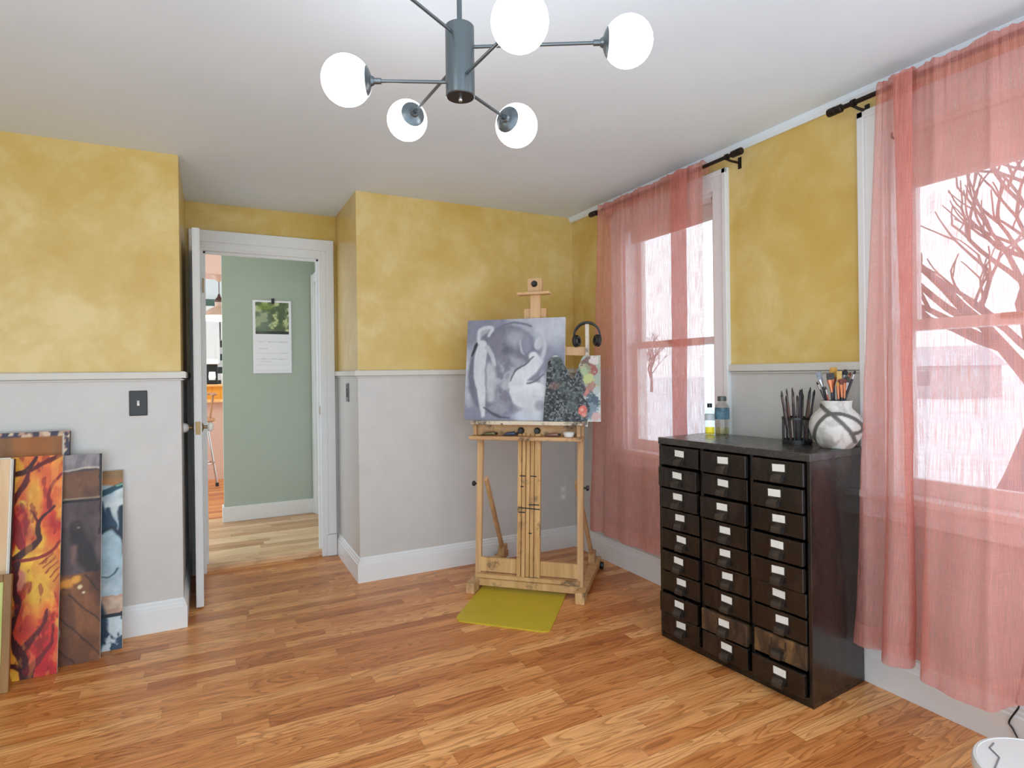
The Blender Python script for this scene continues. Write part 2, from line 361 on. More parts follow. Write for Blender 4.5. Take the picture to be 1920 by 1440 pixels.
def set_col(me, arr):
    a = me.color_attributes.new('Col', 'FLOAT_COLOR', 'POINT'); d = np.ones((len(me.vertices), 4), np.float32); d[:, :3] = arr; a.data.foreach_set('color', d.ravel())
def painted_sheet(name, w, h, nu, nv, painter, parent, mat, front_y=0.0, dz=None, poly=None):
    """flat painted face in local x (0..w) z (0..h), facing -y"""
    u = np.linspace(0, w, nu); v = np.linspace(0, h, nv); U, V = np.meshgrid(u, v)
    C = srgb2lin(painter(U, V)); Y = np.full_like(U, front_y)+(dz(U, V) if dz else 0)
    co = np.stack([U, Y, V], -1).reshape(-1, 3); idx = np.arange(nu*nv).reshape(nv, nu)
    F = np.stack([idx[:-1, :-1], idx[:-1, 1:], idx[1:, 1:], idx[1:, :-1]], -1).reshape(-1, 4)
    if poly is not None:
        cx, cy = (U[:-1, :-1]+U[1:, 1:]).ravel()/2, (V[:-1, :-1]+V[1:, 1:]).ravel()/2
        inside = np.zeros(len(cx), bool); P = poly
        for (x0, y0), (x1, y1) in zip(P, P[1:]+P[:1]):
            if y0 == y1: continue
            inside ^= ((y0 > cy) != (y1 > cy)) & (cx < (x1-x0)*(cy-y0)/(y1-y0)+x0)
        F = F[inside]
    me = bpy.data.meshes.new(name); me.from_pydata(co.tolist(), [], F.tolist()); set_col(me, C.reshape(-1, 3)); me.materials.append(mat); me.update()
    o = bpy.data.objects.new(name, me); COL.objects.link(o); o.parent = parent; return o

# ------------------------------------------------------------------ room shell
YL, YB, XR, XC, XD, H = 3.395, 3.597, 2.342, -0.132, 0.794, 2.367
YA = 4.255           # back of the door alcove
LX = -2.3           # how far the left wall is modelled
FR = 0.15           # floor and ceiling stop here, room left open so sky light fills it
struct(obj('floor', boxes((LX, XR, FR, YA, -0.1, 0.0)), M['oak']), 'honey oak strip laminate floor of the studio room', 'floor')
bm = bmesh.new()
box(bm, LX, XR, FR, YL, H, H+0.1); box(bm, XC, XR, YL, YB, H, H+0.1); box(bm, XC, XD, YB, YA, H, H+0.1)
struct(obj('ceiling', bm, M['ceiling']), 'plain off-white plaster ceiling above the studio', 'ceiling')
struct(obj('wall_left', boxes((LX, XC, YL, YA+0.12, 0, H+0.1)), M['wall']), 'two-tone wall with the leaning paintings, yellow over grey', 'wall')
struct(obj('wall_side', boxes((LX-0.12, LX, 0.6, YL, 0, H+0.1)), M['wall']), 'two-tone side wall at the far left of the studio', 'wall')
struct(obj('wall_back', boxes((XD, XR+0.2, YB, YA+0.12, 0, H+0.1)), M['wall']), 'two-tone wall behind the easel, yellow over grey', 'wall')
DX0, DX1, DH = -0.045, 0.69, 2.075
struct(obj('wall_alcove', boxes((XC, DX0, YA, YA+0.12, 0, H+0.1), (DX1, XD, YA, YA+0.12, 0, H+0.1), (DX0, DX1, YA, YA+0.12, DH, H+0.1)), M['wall']), 'yellow wall strip above the open doorway in the alcove', 'wall')
W1 = (2.24, 3.005); W2 = (0.61, 1.375); WZ0, WZ1 = 0.77, 2.18
T = 0.16
bm = bmesh.new()
box(bm, XR, XR+T, -0.2, W2[0], 0, H+0.1); box(bm, XR, XR+T, W2[1], W1[0], 0, H+0.1); box(bm, XR, XR+T, W1[1], YB, 0, H+0.1)
for w in (W1, W2): box(bm, XR, XR+T, w[0], w[1], 0, WZ0-0.03); box(bm, XR, XR+T, w[0], w[1], WZ1, H+0.1)
struct(obj('wall_right', bm, M['wall']), 'two-tone wall with the two curtained windows', 'wall')

# baseboards: stepped profile extruded along a run
BP = [(0, 0), (0.017, 0), (0.017, 0.108), (0.012, 0.113), (0.012, 0.124), (0.008, 0.13), (0.008, 0.14), (0.003, 0.148), (0, 0.148)]
def baseboard(name, runs, label):
    bm = bmesh.new()
    for p, q, n in runs:
        p, q, n = Vector(p+(0,)), Vector(q+(0,)), Vector(n+(0,))
        prism(bm, BP, p, n, (0, 0, 1), (q-p), 1.0)
    struct(obj(name, bm, M['trim']), label, 'baseboard')
baseboard('baseboard_left', [((LX, YL), (XC, YL), (0, -1)), ((XC, YL-0.017), (XC, YA), (1, 0))], 'white stepped baseboard under the wall with the leaning paintings')
baseboard('baseboard_back', [((XD, YB), (XR, YB), (0, -1)), ((XD, YB-0.017), (XD, YA), (-1, 0))], 'white stepped baseboard behind the easel and round the alcove corner')
baseboard('baseboard_right', [((XR, FR), (XR, YB-0.017), (-1, 0))], 'white stepped baseboard under the two curtained windows')
CR = [(0, 1.238), (0.012, 1.238), (0.012, 1.243), (0.002, 1.243), (0.002, 1.2485), (0.022, 1.2485), (0.022, 1.277), (0.016, 1.281), (0, 1.281)]
def rail(name, runs, label):
    bm = bmesh.new()
    for p, q, n in runs:
        p, q, n = Vector(p+(0,)), Vector(q+(0,)), Vector(n+(0,))
        prism(bm, CR, p, n, (0, 0, 1), (q-p), 1.0)
    struct(obj(name, bm, M['rail']), label, 'chair rail')
rail('trim_1', [((LX, YL), (XC, YL), (0, -1)), ((XC, YL-0.022), (XC, YA-0.03), (1, 0))], 'cream chair rail on the wall above the leaning paintings')
rail('trim_2', [((XD, YB), (XR, YB), (0, -1)), ((XD, YB-0.022), (XD, YA-0.03), (-1, 0))], 'cream chair rail running behind the easel')
rail('trim_3', [((XR, W2[1]+0.095), (XR, W1[0]-0.095), (-1, 0)), ((XR, W1[1]+0.095), (XR, YB-0.022), (-1, 0)), ((XR, FR), (XR, W2[0]-0.095), (-1, 0))], 'cream chair rail between the two windows')
bm = bmesh.new(); prism(bm, [(0, H), (0, H-0.032), (0.010, H-0.034), (0.024, H-0.020), (0.028, H)], (XR, FR, 0), (-1, 0, 0), (0, 0, 1), (0, YB-FR, 0), 1.0)
struct(obj('trim_4', bm, M['ceiling']), 'narrow white cove strip along the ceiling above the curtain rods', 'crown molding')

# doorway casing and jamb
CASP = [(0, 0), (0.022, 0), (0.022, -0.0), ]
def casing(bm, x0, x1, z0, z1, y, vertical):
    # stepped flat casing: back band + field
    box(bm, x0, x1, y-0.02, y, z0, z1, bev=0.003)
c = bmesh.new()
box(c, DX1, XD-0.019, YA-0.02, YA, 0.0, 2.19, bev=0.002); box(c, XC+0.019, DX0, YA-0.02, YA, 0.0, 2.19, bev=0.002); box(c, DX0, DX1, YA-0.02, YA, DH, 2.19, bev=0.002)
box(c, DX1+0.03, XD-0.019, YA-0.03, YA-0.02, 0.15, 2.19, bev=0.004); box(c, XC+0.019, DX0-0.03, YA-0.03, YA-0.02, 0.15, 2.19, bev=0.004); box(c, XC+0.019, XD-0.019, YA-0.031, YA-0.02, 2.115, 2.19, bev=0.004)
box(c, DX1+0.02, XD-0.019, YA-0.034, YA-0.02, 0, 0.148, bev=0.004)
# jamb lining with stop
box(c, DX1-0.012, DX1, YA-0.018, YA+0.13, 0.0, DH); box(c, DX0, DX0+0.012, YA-0.018, YA+0.13, 0.0, DH); box(c, DX0+0.012, DX1-0.012, YA-0.018, YA+0.13, DH-0.012, DH)
box(c, DX1-0.024, DX1-0.012, YA+0.03, YA+0.06, 0.0, DH-0.012); box(c, DX0+0.012, DX0+0.024, YA+0.03, YA+0.06, 0.0, DH-0.012); box(c, DX0+0.012, DX1-0.012, YA+0.03, YA+0.06, DH-0.024, DH-0.012)
tc = struct(obj('trim_5', c, M['trim']), 'white door casing and jamb round the open doorway', 'door casing')
sp = obj('strike_plate', boxes((DX1-0.0135, DX1-0.012, YA+0.0, YA+0.025, 0.98, 1.04)), M['brass'], tc); sp['label'] = 'brass strike plate'
hg = obj('hinge', boxes((DX0+0.008, DX0+0.016, YA-0.03, YA-0.018, 1.79, 1.88)), M['brass'], tc); hg['label'] = 'brass hinge'

# the open door, hinged at the left jamb and swung into the room
door = struct(bpy.data.objects.new('door_1', None), 'white panelled door standing open, seen edge-on', 'door'); COL.objects.link(door)
hx, hy = -0.068, YA-0.022; ex_, ey_ = -0.062, 3.60
L = math.hypot(ex_-hx, ey_-hy); ang = math.atan2(ey_-hy, ex_-hx)
door.location = (hx, hy, 0.012); door.rotation_euler = (0, 0, ang)
DT = 0.037; ZT = 2.045
bm = bmesh.new(); box(bm, 0, L, -DT/2+0.006, DT/2-0.006, 0, ZT)
st = 0.1
for s in (-1, 1):
    y0, y1 = (DT/2-0.006, DT/2) if s > 0 else (-DT/2, -DT/2+0.006)
    for a in ((0, st, 0, ZT), (L-st, L, 0, ZT), (st, L-st, 0, 0.2), (st, L-st, 0.86, 1.0), (st, L-st, ZT-0.12, ZT), (L/2-0.04, L/2+0.04, 0.2, 0.86), (L/2-0.04, L/2+0.04, 1.0, ZT-0.12)):
        box(bm, a[0], a[1], y0, y1, a[2], a[3], bev=0.0015)
obj('door_leaf', bm, M['doorwhite'], door)
lp = obj('latch_plate', boxes((L, L+0.002, -0.012, 0.012, 0.93, 1.0), bev=0.0005), M['brass'], door); lp['label'] = 'brass latch plate on door edge'
for s in (-1, 1):
    k = bmesh.new(); yy = s*DT/2
    lathe(k, [(0, 0), (0.026, 0), (0.026, 0.003), (0.018, 0.007), (0.009, 0.01), (0.008, 0.034), (0, 0.034)], 20, (L-0.06, yy, 0.965), (0, s, 0))
    h = obj('knob_rose', k, M['brass'], door, True); h['label'] = 'aged brass rose and shank'
    k = bmesh.new(); kz = 0.0 if s < 0 else -0.008
    lathe(k, [(0, 0.026), (0.012, 0.026), (0.021, 0.034+kz/2), (0.027, 0.046+kz), (0.025, 0.056+kz), (0.016, 0.064+kz), (0, 0.067+kz)], 24, (L-0.06, yy, 0.965), (0, s, 0))
    h = obj('knob', k, M['porcelain'], h, True); h['label'] = 'white porcelain knob'

# ------------------------------------------------------------------ hall and kitchen beyond the doorway
HZ = 0.045; GY = 5.45
bm = bmesh.new(); box(bm, -1.1, 0.95, YA+0.03, 5.62, -0.1, HZ); prism(bm, [(0, 0), (0, 0.045), (-0.018, 0.045), (-0.024, 0.04), (-0.026, 0.03), (-0.022, 0.02), (-0.012, 0.016), (-0.012, 0)], (DX0+0.012, YA+0.03, 0), (0, 1, 0), (0, 0, 1), (DX1-DX0-0.024, 0, 0), 1.0)
struct(obj('floor_hall', bm, M['maple']), 'pale maple strip hall floor one low step up', 'floor')
struct(obj('floor_kitchen', boxes((-1.5, 1.5, 5.62, 10.0, -0.1, HZ)), M['kfloor']), 'orange oak kitchen floor beyond the hall', 'floor')
struct(obj('wall_hall', boxes((0.092, 0.95, GY, GY+0.12, HZ, 2.6)), M['green']), 'sage green hall wall that carries the calendar', 'wall')
bm = bmesh.new(); box(bm, 0.078, 0.80, GY-0.016, GY, HZ, HZ+0.125, bev=0.003); box(bm, 0.078, 0.092, GY, GY+0.13, HZ, HZ+0.125, bev=0.003)
struct(obj('baseboard_hall', bm, M['trim']), 'white baseboard under the green hall wall', 'baseboard')
struct(obj('wall_hall_side', boxes((0.83, 0.95, YA+0.12, 4.60, HZ, 2.6), (0.83, 0.95, 5.345, GY, HZ, 2.6), (0.83, 0.95, 4.60, 5.345, 2.06, 2.6)), M['green']), 'green hall wall on the right with a closed white door', 'wall')
bm = bmesh.new(); box(bm, 0.805, 0.83, 5.345, 5.433, HZ, 2.14, bev=0.003); box(bm, 0.805, 0.83, 4.51, 4.60, HZ, 2.14, bev=0.003); box(bm, 0.805, 0.83, 4.60, 5.345, 2.06, 2.14, bev=0.003); box(bm, 0.796, 0.805, 5.405, 5.433, HZ, 2.14, bev=0.002)
struct(obj('trim_6', bm, M['trim']), 'white casing of the side door at the right of the hall', 'door casing')
d2 = struct(bpy.data.objects.new('door_2', None), 'white side door at the right of the hall, nearly edge-on', 'door'); COL.objects.link(d2)
bm = bmesh.new(); box(bm, 0.84, 0.875, 4.602, 5.343, HZ+0.006, 2.055); box(bm, 0.834, 0.84, 4.7, 5.25, 0.25, 0.85, bev=0.002); box(bm, 0.834, 0.84, 4.7, 5.25, 1.0, 1.95, bev=0.002)
obj('door_leaf', bm, M['doorwhite'], d2)
struct(obj('ceiling_hall', boxes((-1.1, 0.95, YA+0.12, 5.62, 2.5, 2.6)), M['ceiling']), 'white hall ceiling', 'ceiling')
struct(obj('ceiling_kitchen', boxes((-1.5, 1.5, 5.62, 10.0, 3.0, 3.1)), M['ceiling']), 'white kitchen ceiling', 'ceiling')
struct(obj('wall_kitchen', boxes((-1.5, 1.5, 9.6, 9.7, HZ, 3.0)), M['white']), 'white far kitchen wall', 'wall')
struct(obj('wall_kitchen_tile', boxes((-1.5, 1.5, 9.59, 9.6, 0.95, 1.78)), M['tile']), 'black and white checkered tile backsplash in the kitchen', 'wall')
struct(obj('trim_7', boxes((-1.5, 1.5, 9.585, 9.6, 2.27, 2.38)), M['darkgreen']), 'dark green strip above the kitchen cabinets', 'trim')
struct(obj('trim_8', boxes((-1.5, 1.5, 7.45, 7.9, 2.42, 3.0)), M['peach']), 'peach pink soffit beam above the kitchen counter', 'soffit')
def cupboard(x0, x1, z0, z1, label):
    t = thing('wall_cabinet', label, 'cabinet', ((x0+x1)/2, 9.42, z0)); w = (x1-x0)/2; h = z1-z0
    obj('body', boxes((-w, w, -0.15, 0.165, 0, h), bev=0.003), M['white'], t)
    n = 2
    for i in range(n):
        a, b = -w+i*w, -w+(i+1)*w
        bm = bmesh.new(); box(bm, a+0.006, b-0.006, -0.17, -0.15, 0.01, h-0.01, bev=0.003)
        for q in ((a+0.006, a+0.05, 0.01, h-0.01), (b-0.05, b-0.006, 0.01, h-0.01), (a+0.05, b-0.05, 0.01, 0.06), (a+0.05, b-0.05, h-0.06, h-0.01)): box(bm, q[0], q[1], -0.178, -0.17, q[2], q[3])
        d = obj('door', bm, M['white'], t)
        xh = b-0.02 if i == 0 else a+0.02
        for za in (h-0.16, 0.08):
            hgs = obj('hinge', boxes((xh-0.01, xh+0.01, -0.186, -0.178, za, za+0.08)), M['brown'], d); hgs['label'] = 'dark hinge'
cupboard(-0.55, 0.125, 1.44, 2.25, 'tall white kitchen wall cabinet seen left of the green wall')
cupboard(0.135, 0.8, 1.78, 2.25, 'shorter white kitchen wall cabinet over checkered tiles')
ct = thing('kitchen_counter', 'peach kitchen peninsula with orange wooden top beyond hall', 'counter', (0.1, 7.8, HZ))
obj('panel', boxes((-1.3, 1.3, 0, 0.12, 0, 0.91), (-1.3, 1.3, -0.014, 0, 0, 0.13)), M['peach'], ct)
obj('countertop', boxes((-1.32, 1.32, -0.1, 0.5, 0.91, 0.945), bev=0.004), M['orangeedge'], ct)
ub = obj('upstand', boxes((-1.3, 1.3, 0.05, 0.09, 0.945, 1.095)), M['orangeboard'], ct); ub['label'] = 'orange raised board at the back of the counter'
obj('bar_top', boxes((-1.32, 1.32, -0.02, 0.3, 1.095, 1.12), bev=0.004), M['orangeedge'], ct)
obj('support_panel', boxes((-1.3, 1.3, 0.12, 0.5, 0, 0.91)), M['peach'], ct)
# small things on the kitchen bar
t = thing('coffee_maker', 'white and black appliance on the orange kitchen bar', 'appliance', (0.02, 7.93, HZ+1.12))
obj('body', boxes((-0.06, 0.06, -0.05, 0.07, 0, 0.05), (-0.06, 0.06, 0.02, 0.07, 0.05, 0.24), bev=0.006), M['black'], t)
obj('lid', boxes((-0.065, 0.065, -0.06, 0.07, 0.24, 0.30), bev=0.008), M['white'], t)
bm = bmesh.new(); lathe(bm, [(0, 0.052), (0.035, 0.052), (0.04, 0.09), (0.034, 0.15), (0, 0.152)], 18, (0, -0.012, 0)); obj('carafe', bm, M['white'], t, True)
t = thing('canister', 'small white canister on the bar beside the black appliance', 'canister', (0.155, 7.93, HZ+1.12))
bm = bmesh.new(); lathe(bm, [(0, 0), (0.04, 0), (0.042, 0.11), (0, 0.112)], 20); obj('jar', bm, M['white'], t, True)
bm = bmesh.new(); lathe(bm, [(0, 0.112), (0.043, 0.112), (0.043, 0.128), (0.01, 0.132), (0.01, 0.145), (0, 0.147)], 20); obj('lid', bm, M['white'], t, True)
# bar stool
t = thing('bar_stool', 'wood and chrome bar stool at the kitchen peninsula', 'stool', (-0.14, 7.25, HZ))
bm = bmesh.new(); lathe(bm, [(0, 0.72), (0.17, 0.72), (0.185, 0.735), (0.185, 0.75), (0.17, 0.762), (0, 0.757)], 28); obj('seat', bm, M['stoolwood'], t, True)
for a in range(4):
    an = PI/4+a*PI/2-0.55; bm = bmesh.new(); c_, s_ = math.cos(an), math.sin(an)
    tube(bm, [(0.1*c_, 0.1*s_, 0.72), (0.2*c_, 0.2*s_, 0.03)], 0.013, 10); lg = obj('leg', bm, M['chrome'], t, True)
    bm = bmesh.new(); lathe(bm, [(0, 0), (0.018, 0), (0.018, 0.04), (0, 0.042)], 12, (0.2*c_, 0.2*s_, 0)); obj('rubber_foot', bm, M['black'], lg, True)
bm = bmesh.new(); pts = [(0.165*math.cos(i*PI/12), 0.165*math.sin(i*PI/12), 0.27) for i in range(25)]; tube(bm, pts, 0.009, 8); obj('foot_ring', bm, M['chrome'], t, True)
bm = bmesh.new(); pts = [(0.19*math.cos(a), 0.19*math.sin(a), 1.02) for a in np.linspace(-0.7, 2.2, 16)]
for p in (pts[1], pts[-2]): tube(bm, [(p[0]*0.8, p[1]*0.8, 0.75), (p[0], p[1], 1.02)], 0.011, 8)
tube(bm, pts, 0.016, 10); obj('backrest', bm, M['stoolwood'], t, True)
# pendant lamp
t = thing('pendant_lamp', 'kitchen pendant lamp with tan shade and glowing rim', 'lamp', (0.1, 7.6, 1.9))
bm = bmesh.new(); lathe(bm, [(0, 0.52), (0.075, 0.52), (0.07, 0.505), (0.02, 0.455), (0, 0.45)], 24); obj('canopy', bm, M['tanshade'], t, True)
bm = bmesh.new(); tube(bm, [(0, 0, 0.46), (0, 0, 0.3)], 0.005, 8); obj('cord', bm, M['brown'], t)
bm = bmesh.new(); lathe(bm, [(0, 0.31), (0.01, 0.31), (0.02, 0.275), (0.052, 0.235), (0.052, 0.215), (0, 0.215)], 24); obj('cap', bm, M['brown'], t, True)
bm = bmesh.new(); lathe(bm, [(0.046, 0.215), (0.044, 0.165), (0.1, 0.135), (0.19, 0.06), (0.2, 0.05), (0.19, 0.048), (0.1, 0.125), (0.04, 0.155)], 36); obj('lamp_shade', bm, M['tanshade'], t, True)
bm = bmesh.new(); lathe(bm, [(0.1, 0.06), (0.198, 0.05), (0.2, 0.02), (0.19, 0.008), (0.0, 0.0)], 36); gl = obj('diffuser', bm, M['glow'], t, True); gl['label'] = 'glowing glass rim'

# calendar on the green wall
t = thing('calendar', 'hanging wall calendar with a green landscape photo on the sage green wall', 'calendar', (0.325, GY-0.006, 1.279))
def cal(U, V):
    P = Paint(U, V, (238, 238, 244)); w = 0.307
    P.lay(((U > 0.02) & (U < w-0.02) & (V > 0.335) & (V < 0.607)).astype(float), (122, 132, 92))
    pic = ((U > 0.02) & (U < w-0.02) & (V > 0.335) & (V < 0.607)).astype(float)
    n = vnoise(U, V, 3, 22, 5); P.lay(pic*sst(0.5, 0.62, n), (196, 204, 150)); P.lay(pic*sst(0.55, 0.4, n), (84, 100, 70))
    P.lay(pic*(V < 0.36), (52, 56, 48)); P.lay(pic*ell(U, V, 0.07, 0.44, 0.07, 0.1, 0.5), (132, 146, 132), 0.6); P.lay(pic*ell(U, V, 0.1, 0.57, 0.06, 0.03, 0.5), (122, 150, 64), 0.8)
    rng = random.Random(5)
    for i in range(11):
        x = rng.uniform(0.03, 0.22); y = rng.choice([0.29, 0.265, 0.24, 0.21, 0.17, 0.12, 0.1]); l = rng.uniform(0.02, 0.07)
        P.lay(pline(U, V, [(x, y), (x+l*0.5, y+rng.uniform(-.004, .004)), (x+l, y)], 0.001, 0.002), (120, 122, 138), 0.7)
    for k in range(6): P.lay((abs(V-0.05*k-0.02) < 0.0012).astype(float)*((U > 0.02) & (U < w-0.02)), (186, 188, 198), 0.5)
    return P.c
painted_sheet('page', 0.307, 0.622, 130, 220, cal, t, M['art'], -0.004)
obj('backing', boxes((0, 0.307, -0.0035, 0.0035, 0, 0.622)), M['white'], t)
bm = bmesh.new(); box(bm, 0.148, 0.172, -0.016, 0.006, 0.595, 0.64, bev=0.004); obj('clip', bm, M['black'], t)

# ------------------------------------------------------------------ windows
def window(n, y0, y1, label, zs):
    w = struct(bpy.data.objects.new('window_%d' % n, None), label, 'window'); COL.objects.link(w); w.location = (XR, y0, WZ0); W = y1-y0; Hh = WZ1-WZ0
    bm = bmesh.new(); cw = 0.095
    for a, b, c_, d in ((-cw, 0, -0.0, Hh+cw), (W, W+cw, 0, Hh+cw), (0, W, Hh, Hh+cw)): box(bm, -0.018, 0, a, b, c_, d, bev=0.002)
    for a, b, c_, d in ((-cw, -cw+0.028, 0, Hh+cw), (W+cw-0.028, W+cw, 0, Hh+cw), (-cw, W+cw, Hh+cw-0.028, Hh+cw)): box(bm, -0.028, -0.018, a, b, c_, d, bev=0.004)
    obj('casing', bm, M['trim'], w)
    obj('frame', boxes((0, T, 0, 0.02, 0, Hh), (0, T, W-0.02, W, 0, Hh), (0, T, 0.02, W-0.02, Hh-0.02, Hh)), M['trim'], w)
    obj('sill', boxes((-0.045, T+0.04, -cw-0.015, W+cw+0.015, -0.028, 0), bev=0.004), M['trim'], w)
    obj('apron', boxes((-0.018, 0, -cw, W+cw, -0.105, -0.028), bev=0.004), M['trim'], w)
    zm = 1.415-WZ0
    for nm, x, za, zb in (('lower_sash', 0.05, 0.0, zm+0.02), ('upper_sash', 0.09, zm-0.02, Hh-0.02)):
        s_ = 0.042; bm = bmesh.new()
        for q in ((0.02, 0.02+s_, za, zb), (W-0.02-s_, W-0.02, za, zb), (0.02+s_, W-0.02-s_, za, za+(0.06 if nm == 'lower_sash' else 0.04)), (0.02+s_, W-0.02-s_, zb-0.04, zb)): box(bm, x, x+0.032, q[0], q[1], q[2], q[3], bev=0.002)
        s = obj(nm, bm, M['trim'], w); obj('pane', boxes((x+0.013, x+0.019, 0.02+s_, W-0.02-s_, za+0.04, zb-0.04)), M['pane'], s)
    lk = obj('sash_lock', boxes((0.035, 0.05, W/2-0.03, W/2+0.03, zm+0.0, zm+0.02), bev=0.004), M['brass'], w); lk['label'] = 'brass sash lock'
    t = thing('roller_shade', ('pale roller shade rolled nearly up behind the left curtain' if n == 1 else 'pale roller shade half lowered at the top behind the right curtain'), 'blind', (XR+0.02, (y0+y1)/2, WZ1-0.055), 0, 'window roller shades')
    bm = bmesh.new(); tube(bm, [(0, -W/2+0.03, 0.03), (0, W/2-0.03, 0.03)], 0.018, 14); obj('roll', bm, M['shade'], t, True)
    dz = zs-(WZ1-0.055); obj('cloth', boxes((0.013, 0.015, -W/2+0.035, W/2-0.035, dz+0.02, 0.03)), M['shade'], t); obj('bottom_bar', boxes((0.009, 0.019, -W/2+0.035, W/2-0.035, dz, dz+0.02), bev=0.003), M['white'], t)
    for s in (-1, 1):
        b = obj('bracket', boxes((-0.012, 0.012, s*(W/2-0.025)-0.004, s*(W/2-0.025)+0.004, 0.012, 0.05)), M['black'], t)
window(1, W1[0], W1[1], 'white double-hung window behind the left rose curtain', 2.05)
window(2, W2[0], W2[1], 'white double-hung window behind the right rose curtain', 1.93)

# ------------------------------------------------------------------ outdoors
struct(obj('ground', boxes((2.9, 160, -120, 160, -1.0, -0.8)), M['snow']), 'snow-covered ground outside the windows', 'ground')
def tree(loc, h, seed, label, lean=(0, 0)):
    rng = random.Random(seed); bm = bmesh.new()
    def grow(p, d, l, r, depth):
        pts = [p]; dd = d.copy(); n = 4
        for i in range(n):
            dd = (dd+Vector((rng.uniform(-.16, .16), rng.uniform(-.16, .16), rng.uniform(-.05, .12)))).normalized(); pts.append(pts[-1]+dd*l/n)
        tube(bm, pts, r, 6 if depth < 2 else 4, True, r*0.6)
        if depth >= 5: return
        for k in range(4 if depth < 2 else (3 if depth < 4 else 2)):
            i = rng.choice([2, 3, 4]) if k else 4
            nd = (dd+Vector((rng.uniform(-.9, .9), rng.uniform(-.9, .9), rng.uniform(-.2, .6)))).normalized(); grow(pts[i], nd, l*rng.uniform(.6, .8), r*0.58, depth+1)
    grow(Vector((0, 0, -0.1)), Vector((lean[0], lean[1], 1)).normalized(), h*0.25, h*0.018, 0)
    o = obj('tree', bm, M['bark'], None, True); o.location = loc; tag(o, label, 'tree', 'bare trees outside')
tree((8.2, 3.7, -0.8), 8.0, 4, 'large bare tree outside the right window', (-0.1, -0.25))
tree((40.0, 47.0, -0.8), 9.0, 5, 'bare tree farther off, outside the left window')
hs = thing('house', 'grey neighbouring house with snowy roof beyond the windows', 'house', (46, 26, -0.8))
obj('wall', boxes((-3, 3, -5, 5, 0, 2.2)), M['siding'], hs)
bm = bmesh.new(); prism(bm, [(-3.3, 2.2), (3.3, 2.2), (0, 3.6)], (0, -5.3, 0), (1, 0, 0), (0, 0, 1), (0, 10.6, 0), 1.0); obj('roof', bm, M['roof'], hs)
for yy in (-3, 0, 3): obj('window', boxes((-3.03, -3.0, yy-0.5, yy+0.5, 0.9, 1.8)), M['housepane'], hs)

# ------------------------------------------------------------------ curtain rods and curtains
RZ = 2.292; RX = 2.252
def rod(y0, y1, label, ys):
    t = thing('curtain_rod', label, 'curtain rod', (RX, (y0+y1)/2, RZ), 0, 'bronze curtain rods'); a, b = y0-(y0+y1)/2, y1-(y0+y1)/2
    bm = bmesh.new(); tube(bm, [(0, a+0.04, 0), (0, b-0.04, 0)], 0.0095, 16); obj('tube', bm, M['bronze'], t, True)
    for e, s in ((a, 1), (b, -1)):
        bm = bmesh.new(); lathe(bm, [(0, 0), (0.0155, 0), (0.017, 0.004), (0.017, 0.03), (0.013, 0.033), (0.013, 0.037), (0.0165, 0.039), (0.0165, 0.056), (0.012, 0.06), (0, 0.06)], 20, (0, e, 0), (0, s, 0)); obj('finial', bm, M['bronze'], t, True)
    for yb in ys:
        q = yb-(y0+y1)/2; bm = bmesh.new()
        lathe(bm, [(0.011, -0.008), (0.014, -0.008), (0.014, 0.008), (0.011, 0.008), (0.011, -0.008)], 16, (0, q, 0), (0, 1, 0))
        tube(bm, [(0, q, -0.012), (0.03, q, -0.016), (XR-RX-0.004, q, -0.016)], 0.006, 8); box(bm, XR-RX-0.005, XR-RX, q-0.01, q+0.01, -0.045, 0.012, bev=0.002)
        obj('bracket', bm, M['bronze'], t, True)
rod(1.985, 3.235, 'bronze curtain rod over the window by the easel', (2.075, 3.165))
rod(0.25, 1.545, 'bronze curtain rod over the near right window', (1.44, 0.34))

